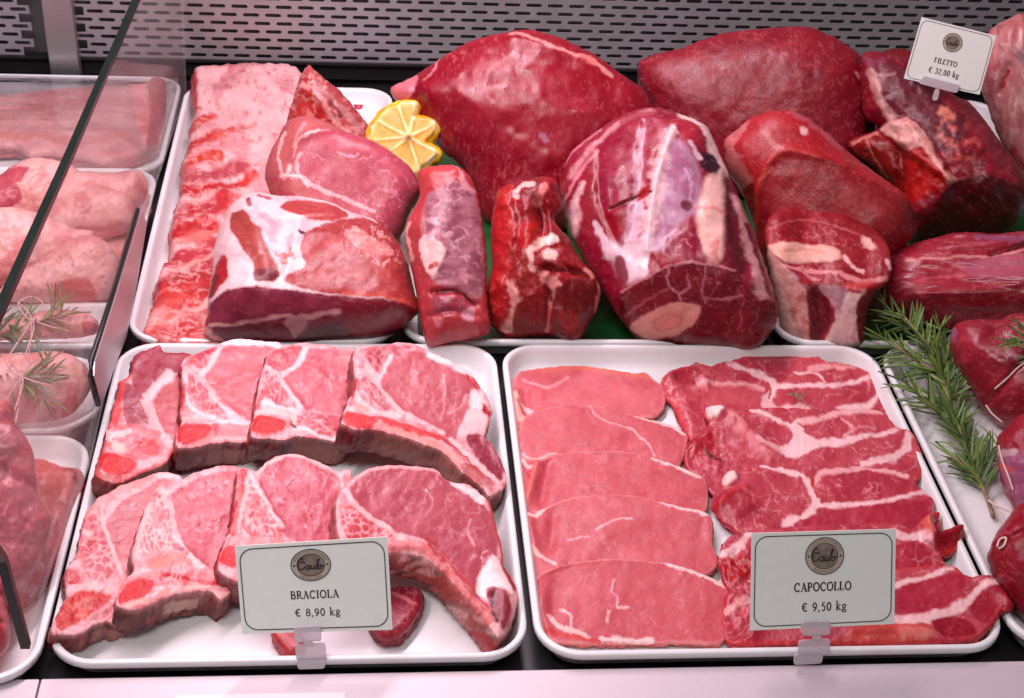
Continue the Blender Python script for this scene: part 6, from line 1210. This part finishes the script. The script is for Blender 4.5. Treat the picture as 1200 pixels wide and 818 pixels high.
piece('veal_piece', 'red knuckle of veal at the front corner of the tray, outside the glass', 'veal', [(-30, 690), (-4, 690), (4, 700), (9, 716), (13, 738), (10, 758), (4, 768), (-6, 778), (-30, 786)], up(0, 776, .02), 'lump', T=.03, Tb=.03, mat='pork', base=(208, 66, 84), ops=[('f', [(0, 700), (4, 720), (8, 740)], 6, (226, 130, 140)), ('n', 8, .5, .66, (176, 36, 52), .7)], sculpt=[('n', 12, .004)], group=G_V)

# cling film over the pancetta tray
gx_, gy_ = np.meshgrid(np.linspace(-.775, XL - .006, 60), np.linspace(yb1 + .006, yb2 - .028, 50))
ex_ = np.minimum(np.minimum(gx_ + .775, XL - .006 - gx_), np.minimum(gy_ - yb1 - .006, yb2 - .028 - gy_))
gz_ = .031 + .016 * smst(ex_, 0, .07) + .002 * (fbm(gx_ * 14, gy_ * 45, 3) - .5)
Vv = np.stack([gx_, gy_, gz_], -1).reshape(-1, 3); ii = np.arange(60 * 50).reshape(50, 60)
q = np.stack([ii[:-1, :-1].ravel(), ii[:-1, 1:].ravel(), ii[1:, 1:].ravel(), ii[1:, :-1].ravel()], 1)
tag(link('cling_film', raw_mesh('cling_film', Vv - np.array([-.59, .9, .03]), [q], M['film']), None, (-.59, .9, .03)), 'clear cling film stretched over the pancetta tray', 'cling film')

# ------------------------------------------------------------------ rosemary
LEAFM = []
for v_ in range(8):
    n_ = 7; Vl = []; cur = random.uniform(-.20, .30); w0 = random.uniform(.034, .048)
    for i in range(n_):
        t = i / (n_ - 1); w = w0 * (math.sin(math.pi * min(.12 + t * .88, 1)) ** .55 + .10); z = cur * t * t
        Vl += [(-w, t, z + .022), (-w * .45, t, z + .030), (0, t, z), (w * .45, t, z + .030), (w, t, z + .022), (0, t, z - .022)]
    Fl = []
    for i in range(n_ - 1):
        for j in range(6): Fl.append((i * 6 + j, i * 6 + (j + 1) % 6, (i + 1) * 6 + (j + 1) % 6, (i + 1) * 6 + j))
    Fl += [(0, 1, 2, 3, 4, 5), tuple(range((n_ - 1) * 6, n_ * 6))[::-1]]
    row = []
    for mk in ('leaf', 'leaf_dark', 'leaf_dry'):
        me = bpy.data.meshes.new('leaf'); me.from_pydata(Vl, [], Fl); me.materials.append(M[mk]); me.polygons.foreach_set("use_smooth", [True] * len(me.polygons)); row.append(me)
    LEAFM.append(row)


def add_leaf(parent, org, p, d, L, wts=(6, 4, 0)):
    d = Vector(d).normalized(); upv = Vector((random.uniform(-.4, .4), random.uniform(-.8, .1), 1)); x = d.cross(upv).normalized(); z = x.cross(d)
    me = random.choice(LEAFM)[random.choices((0, 1, 2), wts)[0]]
    o = bpy.data.objects.new('leaf', me); COL.objects.link(o); o.parent = parent
    mm = Matrix((x, d, z)).transposed().to_4x4() @ Matrix.Diagonal((L, L, L, 1)); mm.translation = Vector(p) - Vector(org); o.matrix_local = mm


def sprig(label, stems, zmin=.012, group=None, n_per=1.0, wts=(6, 4, 0), Lr=(.026, .042), name='rosemary_sprig', r=.0022, bare=.0):
    """stems: lists of (px, py, z); leaves in whorls, pointing to the tip"""
    org = U(stems[0][0][0], stems[0][0][1], stems[0][0][2])
    root = empty(name, tuple(org)); tag(root, label, 'rosemary', group)
    for si, st in enumerate(stems):
        P = smooth_open3([U(*q) for q in st]); mb = MB(); nP = len(P)
        mb.tube([p - org for p in P], [r * (1 - .6 * i / nP) for i in range(nP)], 6); mb.build('stem', M['stem'], root, smooth=True)
        Ls = np.r_[0, np.cumsum([np.linalg.norm(P[i + 1] - P[i]) for i in range(nP - 1)])]
        b0 = bare if si == 0 else 0.0
        k = int(n_per * Ls[-1] / .0018)
        for i in range(k):
            t = b0 + (1 - b0) * (i + random.random()) / k; s_ = t * Ls[-1]; j = min(np.searchsorted(Ls, s_), nP - 1); j = max(j, 1)
            f = (s_ - Ls[j - 1]) / (Ls[j] - Ls[j - 1] + 1e-9); p = P[j - 1] * (1 - f) + P[j] * f; d = P[j] - P[j - 1]; d = d / np.linalg.norm(d)
            a = random.uniform(0, 2 * math.pi); u = np.cross(d, (0, 0, 1)); u /= np.linalg.norm(u) + 1e-9; v = np.cross(u, d)
            rad = u * math.cos(a) + v * math.sin(a)
            dd = d * random.uniform(.35, 1.0) + rad * random.uniform(.45, .9)
            L = random.uniform(*Lr) * (1 - .25 * t)
            if (p + dd / np.linalg.norm(dd) * L)[2] < zmin: dd[2] = abs(dd[2]) * .2
            add_leaf(root, org, p, dd, L, wts)
    return root


sprig('bushy upper rosemary sprig spread over the corner between the capocollo tray and the roasts',
      [[(1124, 506, .024), (1111, 466, .030), (1104, 432, .038), (1086, 402, .044), (1062, 380, .050), (1036, 362, .054)],
       [(1110, 462, .030), (1112, 436, .040), (1106, 410, .050), (1100, 384, .058)], [(1112, 470, .030), (1128, 448, .040), (1140, 432, .046), (1146, 418, .05)], [(1108, 452, .034), (1090, 410, .052), (1072, 386, .060), (1056, 366, .066)],
       [(1106, 440, .036), (1080, 426, .040), (1052, 408, .044), (1032, 394, .048)], [(1120, 500, .026), (1096, 480, .034), (1076, 462, .040), (1058, 446, .044)]], n_per=.84, bare=.02, Lr=(.030, .046))
sprig('lower rosemary sprig with a bare woody foot, lying beside the capocollo tray',
      [[(1164, 606, .012), (1156, 582, .016), (1142, 548, .020), (1124, 506, .024), (1116, 480, .030)], [(1136, 536, .022), (1128, 516, .030), (1124, 498, .036)], [(1144, 552, .020), (1158, 536, .028), (1170, 520, .034)], [(1150, 566, .018), (1132, 548, .022), (1114, 534, .026)]],
      n_per=1.0, bare=.22, Lr=(.028, .042))
sprig('rosemary tip on the upper tied roast, cut by the right edge', [[(1232, 420, .12), (1216, 412, .13), (1202, 402, .138), (1190, 396, .142)], [(1228, 412, .12), (1212, 400, .135), (1202, 384, .145)]], n_per=.9)
sprig('tiny rosemary tip lying on the farthest capocollo slice', [[(938, 470, .026), (933, 464, .027), (930, 460, .028)]], n_per=1.0, Lr=(.012, .018), name='rosemary_tip', wts=(3, 7, 0), r=.001)
HG = 'tied rosemary bundles beyond the glass'
for (sts, lb, tp) in (([[(-16, 382, .064), (10, 380, .068), (40, 378, .070), (64, 374, .070), (84, 366, .072)], [(-10, 396, .062), (14, 388, .066), (36, 378, .070)], [(36, 380, .068), (56, 372, .08), (72, 352, .094)]], 'upper tied rosemary bundle on the chicken beyond the glass', (37, 378, .070)),
                      ([[(-14, 434, 0.078), (6, 440, 0.082), (24, 444, 0.084), (44, 444, 0.086), (62, 438, 0.088)], [(20, 446, 0.084), (40, 452, 0.082), (54, 470, 0.076)], [(24, 444, 0.086), (44, 436, 0.092), (58, 420, 0.102)]], 'lower tied rosemary bundle on the chicken beyond the glass', (24, 444, .088))):
    sprig(lb, sts, n_per=.62, wts=(4, 2, 5), group=HG, name='rosemary_bundle', Lr=(.026, .042), r=.0012)
    x_, y_, z_ = tp
    loops = [[U(x_ - 16, y_ - 24, z_ + .018), U(x_ - 4, y_ - 12, z_ + .012), U(x_, y_, z_ + .008), U(x_ - 2, y_ + 30, z_ - .004), U(x_ - 6, y_ + 52, z_ - .008)], [U(x_, y_, z_ + .008), U(x_ - 16, y_ - 20, z_ + .016), U(x_ - 2, y_ - 30, z_ + .02), U(x_ + 13, y_ - 22, z_ + .018), U(x_ + 1, y_ - 2, z_ + .008)],
             [U(x_ + 2, y_ - 6, z_ + .010), U(x_ + 2, y_ + 10, z_ + .008), U(x_ - 8, y_ + 40, z_ - .004)], [U(x_ - 3, y_ - 4, z_ + .010), U(x_ + 20, y_ + 4, z_ + .006), U(x_ + 44, y_ + 10, z_ - .004)], [U(x_ - 2, y_ + 2, z_ + .009), U(x_ - 18, y_ + 26, z_ - .002), U(x_ - 30, y_ + 44, z_ - .006)]]
    mb = MB()
    for lp in loops: mb.tube(smooth_open3(lp), .00085, 5)
    tag(mb.build('twine', M['twine_red'], origin=loops[0][2], smooth=True), 'red and white twine bow on the ' + lb.split(' on ')[0], 'twine', None)

# ------------------------------------------------------------------ price cards
ARC = lambda cx_, cy_, rx, ry, a0, a1, n=10: [(cx_ + rx * math.cos(math.radians(a0 + (a1 - a0) * i / n)), cy_ + ry * math.sin(math.radians(a0 + (a1 - a0) * i / n))) for i in range(n + 1)]
TK, TN = .17, .075
# letters: advance width, list of (points, pen width); y up, capitals one high, with serifs
GL = {
 'B': (.72, [([(.14, 0), (.14, 1)], TK), ([(0, 1), (.35, 1)], TN), ([(0, 0), (.38, 0)], TN), ([(.14, .53), (.36, .53)], TN), (ARC(.34, .765, .21, .235, 90, -90), .12), (ARC(.37, .265, .24, .265, 90, -90), .14)]),
 'R': (.76, [([(.14, 0), (.14, 1)], TK), ([(0, 1), (.35, 1)], TN), ([(0, 0), (.30, 0)], TN), ([(.14, .50), (.34, .50)], TN), (ARC(.34, .75, .22, .25, 90, -90), .13), ([(.34, .5), (.66, 0), (.78, 0)], .13)]),
 'A': (.84, [([(.42, 1), (.12, 0)], TN), ([(.40, 1), (.74, 0)], TK), ([(.2, .33), (.6, .33)], TN), ([(0, 0), (.25, 0)], TN), ([(.56, 0), (.88, 0)], TN)]),
 'C': (.80, [(ARC(.44, .5, .38, .5, 48, 312, 16), .14), ([(.71, .95), (.71, .70)], TN)]),
 'I': (.40, [([(.2, 0), (.2, 1)], TK), ([(.04, 1), (.36, 1)], TN), ([(.04, 0), (.36, 0)], TN)]),
 'O': (.90, [(ARC(.45, .5, .38, .5, 0, 360, 20), .14)]),
 'L': (.66, [([(.16, 0), (.16, 1)], TK), ([(0, 1), (.34, 1)], TN), ([(0, 0), (.6, 0), (.62, .26)], TN)]),
 'P': (.68, [([(.14, 0), (.14, 1)], TK), ([(0, 1), (.35, 1)], TN), ([(0, 0), (.32, 0)], TN), ([(.14, .45), (.34, .45)], TN), (ARC(.34, .725, .24, .275, 90, -90), .13)]),
 'F': (.64, [([(.14, 0), (.14, 1)], TK), ([(0, 1), (.56, 1), (.56, .76)], TN), ([(0, 0), (.32, 0)], TN), ([(.14, .52), (.44, .52)], TN)]),
 'E': (.68, [([(.14, 0), (.14, 1)], TK), ([(0, 1), (.56, 1), (.56, .78)], TN), ([(0, 0), (.58, 0), (.60, .24)], TN), ([(.14, .52), (.42, .52)], TN)]),
 'T': (.74, [([(.37, 0), (.37, 1)], TK), ([(.03, .76), (.03, 1), (.71, 1), (.71, .76)], TN), ([(.2, 0), (.54, 0)], TN)]),
 '0': (.60, [(ARC(.29, .46, .22, .46, 0, 360, 18), .13)]),
 '8': (.60, [(ARC(.29, .70, .19, .22, 0, 360, 14), .11), (ARC(.29, .25, .23, .25, 0, 360, 14), .12)]),
 '9': (.60, [(ARC(.28, .64, .21, .28, 0, 360, 14), .12), ([(.49, .62), (.45, .30), (.28, .06), (.12, 0)], .12)]),
 '5': (.58, [([(.47, .92), (.17, .92), (.14, .52)], .10), (ARC(.24, .29, .24, .29, 115, -120, 12), .12)]),
 '3': (.58, [(ARC(.25, .70, .19, .22, 150, -80, 12), .11), (ARC(.25, .25, .22, .25, 85, -150, 12), .12)]),
 '2': (.58, [(ARC(.27, .68, .19, .24, 160, -20, 10) + [(.06, .04)], .11), ([(.06, .04), (.50, .04)], .11)]),
 ',': (.28, [([(.12, .06), (.14, -.02), (.06, -.16)], .11)]),
 '\u20ac': (.74, [(ARC(.42, .46, .30, .46, 55, 305, 14), .13), ([(.0, .56), (.50, .56)], .07), ([(.0, .38), (.48, .38)], .07)]),
 'k': (.62, [([(.12, 0), (.12, 1.05)], .14), ([(.02, 0), (.26, 0)], TN), ([(.02, 1.05), (.14, 1.05)], TN), ([(.14, .28), (.46, .62)], .08), ([(.24, .36), (.50, 0), (.60, 0)], .12), ([(.36, .63), (.54, .63)], TN)]),
 'g': (.58, [(ARC(.26, .42, .18, .20, 0, 360, 12), .11), (ARC(.27, -.12, .23, .15, 0, 360, 12), .10), ([(.16, .25), (.14, .08), (.36, .02)], .09), ([(.40, .55), (.54, .60)], .08)]),
 ' ': (.36, []),
}


class Card:
    def __init__(s, corners, P0, n, th=.0009):
        s.c = [UP(x, y, P0, n) for x, y in corners]; s.n = n; s.th = th      # TL TR BR BL
        s.w = np.linalg.norm(s.c[1] - s.c[0]); s.h = np.linalg.norm(s.c[3] - s.c[0])
    def at(s, u, v, off=0.0):
        a = s.c[0] * (1 - u) + s.c[1] * u; b = s.c[3] * (1 - u) + s.c[2] * u
        return a * (1 - v) + b * v + s.n * off
    def ribbon(s, mb, pts, pen, off, th=.00012, closed=False):
        """pts in metres on the card (x right, y down from the top left)"""
        P = np.asarray(pts, float); n = len(P)
        for i in range(n if closed else n - 1):
            a, b = P[i], P[(i + 1) % n]; d = b - a; L = np.linalg.norm(d)
            if L < 1e-9: continue
            d = d / L; q = np.array([-d[1], d[0]]) * pen / 2; e = d * pen * .22
            c4 = [a - q - e, b - q + e, b + q + e, a + q - e]
            lo = [s.at(x / s.w, y / s.h, off) for x, y in c4]; hi = [p + s.n * th for p in lo]
            mb.hexa(lo + hi)
    def text(s, mb, st, uc, v, wid, cap, off, sp=.10):
        tot = sum(GL[ch][0] + sp for ch in st) - sp; W = wid * s.w; H = cap * s.h; kx = W / tot; x = uc * s.w - W / 2
        for ch in st:
            adv, ss = GL[ch]
            for pts, pen in ss: s.ribbon(mb, [(x + px_ * kx, v * s.h + H * (1 - py_)) for px_, py_ in pts], pen * H * 1.12, off)
            x += (adv + sp) * kx


def ell(cd, mb, uc, vc, rx, ry, off, th, k=36):
    mb.prism([cd.at(uc + rx * math.cos(a), vc + ry * math.sin(a), off) for a in np.linspace(0, 2 * math.pi, k, endpoint=False)][::-1], cd.n * th)


def price_card(label, corners, P0, n, name, price, lay):
    cd = Card(corners, P0, n); org = cd.at(.5, 1)
    def fin(mb, nm, mat, parent):
        o = mb.build(nm, mat, parent); o.data.transform(Matrix.Translation(-Vector(org))); return o
    mb = MB(); mb.prism([cd.at(0, 0), cd.at(0, 1), cd.at(1, 1), cd.at(1, 0)], cd.n * -cd.th)
    root = mb.build('price_card', M['card'], origin=org); tag(root, label, 'price card', 'price cards on the meat')
    lu, lv, rx, ry, nw, nv, nc, pw, pv, pc, uc = lay
    mb = MB(); W, H = cd.w, cd.h; i_, r_ = .026 * W, .085 * W
    loop = []
    for (cx_, cy_, a0) in ((W - i_ - r_, i_ + r_, -90), (W - i_ - r_, H - i_ - r_, 0), (i_ + r_, H - i_ - r_, 90), (i_ + r_, i_ + r_, 180)): loop += [(cx_ + r_ * math.cos(math.radians(a0 + 15 * j)), cy_ + r_ * math.sin(math.radians(a0 + 15 * j))) for j in range(7)]
    cd.ribbon(mb, loop, .0072 * W, .0001, closed=True); fin(mb, 'frame_line', M['frame_ink'], root)
    mb = MB(); ell(cd, mb, lu, lv, rx, ry, .0001, .0001); em = fin(mb, 'emblem', M['gold'], root)
    mb = MB(); dk = MB(); md = MB()
    for (a, b) in ((1.0, .0062), (.70, .005)):
        cd.ribbon(dk, [((lu + rx * a * math.cos(t)) * W, (lv + ry * a * math.sin(t)) * H) for t in np.linspace(0, 2 * math.pi, 40, endpoint=False)], b * W, .0003, closed=True)
    ell(cd, md, lu, lv, rx * .69, ry * .66, .00025, .00012)
    fin(md, 'emblem_field', plain('emblem_field', (.21, .165, .13), .5, noise=.55, nscale=120, direct=True), em)
    for t in (0, math.pi): ell(cd, dk, lu + rx * .84 * math.cos(t), lv, .0075, .0075 * W / H, .0003, .0001, 10)
    for t in np.r_[np.linspace(-2.8, -.35, 24), np.linspace(.9, 2.25, 15)]:
        p = [((lu + rx * q_ * math.cos(t)) * W, (lv + ry * q_ * math.sin(t)) * H) for q_ in (.80, .90)]
        cd.ribbon(dk, p, .0024 * W, .0003)
    fin(dk, 'emblem_ring', M['frame_ink'], em)
    # the script word across the emblem
    sc = [[(.20, .86), (.10, .98), (-.02, .80), (-.02, .35), (.08, .05), (.22, .05), (.32, .22)], [(.10, .62), (.22, .66), (.34, .52)], ARC(.46, .20, .09, .17, 40, 380, 9), [(.56, .36), (.53, .10), (.60, .04)], [(.66, .36), (.63, .10), (.72, .04), (.80, .16)], [(.82, .36), (.79, .08), (.86, .04)], [(.90, .10), (1.0, .85), (.93, .80), (.90, .10), (.97, .04)], ARC(1.08, .20, .08, .16, 0, 360, 9), [(1.14, .26), (1.24, .30)]]
    for st in sc:
        cd.ribbon(mb, [((lu + rx * (-.62 + (x + .14 * (y - .4)) * 1.02)) * W, (lv + ry * (.30 - y * .78)) * H) for x, y in st], .0080 * W, .00042)
    fin(mb, 'emblem_word', M['ink'], em)
    mb = MB(); cd.text(mb, name, uc, nv, nw, nc, .0001); fin(mb, 'product_name', M['ink'], root)
    mb = MB(); cd.text(mb, price, uc + .012, pv, pw, pc, .0001); fin(mb, 'price_line', M['ink'], root)
    return cd


def card_clip(label, quads, P0, n, th=.0035):
    org = UP(quads[-1][0][0], quads[-1][0][1], P0, n); root = empty('card_clip', tuple(org)); tag(root, label, 'clip', 'plastic clips holding the price cards')
    for k, (nm, q_) in enumerate(quads_named(quads)):
        mb = MB(); P = [UP(x, y, P0, n) + n * .0008 for x, y in rounded(q_, 3)]
        mb.prism([p - org for p in P][::-1], n * (th - .0004 * k)); mb.build(nm, M['clip'], root, bevel=.0004)


def quads_named(quads): return list(zip(('upper_grip', 'neck', 'lower_grip', 'foot'), quads))


def rounded(q, r):
    q = np.asarray(q, float); out = []
    for i in range(len(q)):
        a, b, c = q[i - 1], q[i], q[(i + 1) % len(q)]; u = (a - b); u = u / np.linalg.norm(u); v = (c - b); v = v / np.linalg.norm(v)
        rr = min(r, np.linalg.norm(a - b) * .4, np.linalg.norm(c - b) * .4)
        out += [b + u * rr, b + (u + v) * rr * .28, b + v * rr]
    return out


nC = np.array([0.0, -math.cos(math.radians(24)), math.sin(math.radians(24))])
LAY = (.485, .255, .130, .172, .318, .540, .082, .300, .735, .082, .497)
PB = U(363, 768, .0305) + np.array([0, -.0015, 0])
price_card('cream BRACIOLA 8,90 card standing at the front rim before the pork chops', [(275, 640), (454, 629), (460, 738), (284, 743)], PB, nC, 'BRACIOLA', '\u20ac 8,90 kg', LAY)
card_clip('clear plastic clip gripping the tray rim under the BRACIOLA card', [[(344, 733), (376, 731), (377, 749), (346, 751)], [(355, 749), (367, 749), (367, 755), (356, 755)], [(346, 754), (381, 752), (383, 770), (347, 771)], [(348, 770), (382, 769), (381, 782), (349, 783)]], PB, nC)
PC = U(955, 764, .0305) + np.array([0, -.0015, 0])
LAY2 = (.505, .255, .132, .190, .395, .530, .085, .310, .735, .088, .497)
price_card('cream CAPOCOLLO 9,50 card standing at the front rim before the marbled slices', [(881, 625), (1050, 620), (1048, 731), (879, 739)], PC, nC, 'CAPOCOLLO', '\u20ac 9,50 kg', LAY2)
card_clip('clear plastic clip gripping the tray rim under the CAPOCOLLO card', [[(938, 727), (972, 726), (971, 742), (938, 743)], [(950, 742), (961, 742), (961, 749), (951, 749)], [(935, 749), (972, 747), (971, 765), (934, 766)], [(930, 765), (964, 765), (962, 776), (929, 778)]], PC, nC)
fil = [o for o in bpy.data.objects if o.name.startswith('beef_fillet')][0]
hp = on(fil, [(1096, 116)]); PF = hp[0] if hp else U(1096, 116, .15)
rF = -ray(1110, 65); rF = rF / np.linalg.norm(rF); nF = np.array([rF[0] - .05, rF[1], rF[2] - .18]); nF /= np.linalg.norm(nF)
PF = PF + nF * .004
LAY3 = (.485, .270, .125, .150, .300, .560, .080, .400, .720, .090, .47)
price_card('white FILETTO 32,00 card tilted above the beef fillet at top right', [(1080, 20), (1167, 42), (1148, 111), (1059, 92)], PF, nF, 'FILETTO', '\u20ac 32,00 kg', LAY3)
card_clip('clear plastic spike clip stuck in the fillet under the FILETTO card', [[(1083, 88), (1125, 99), (1122, 109), (1076, 97)], [(1096, 103), (1102, 104), (1099, 118), (1092, 117)]], PF, nF, .003)
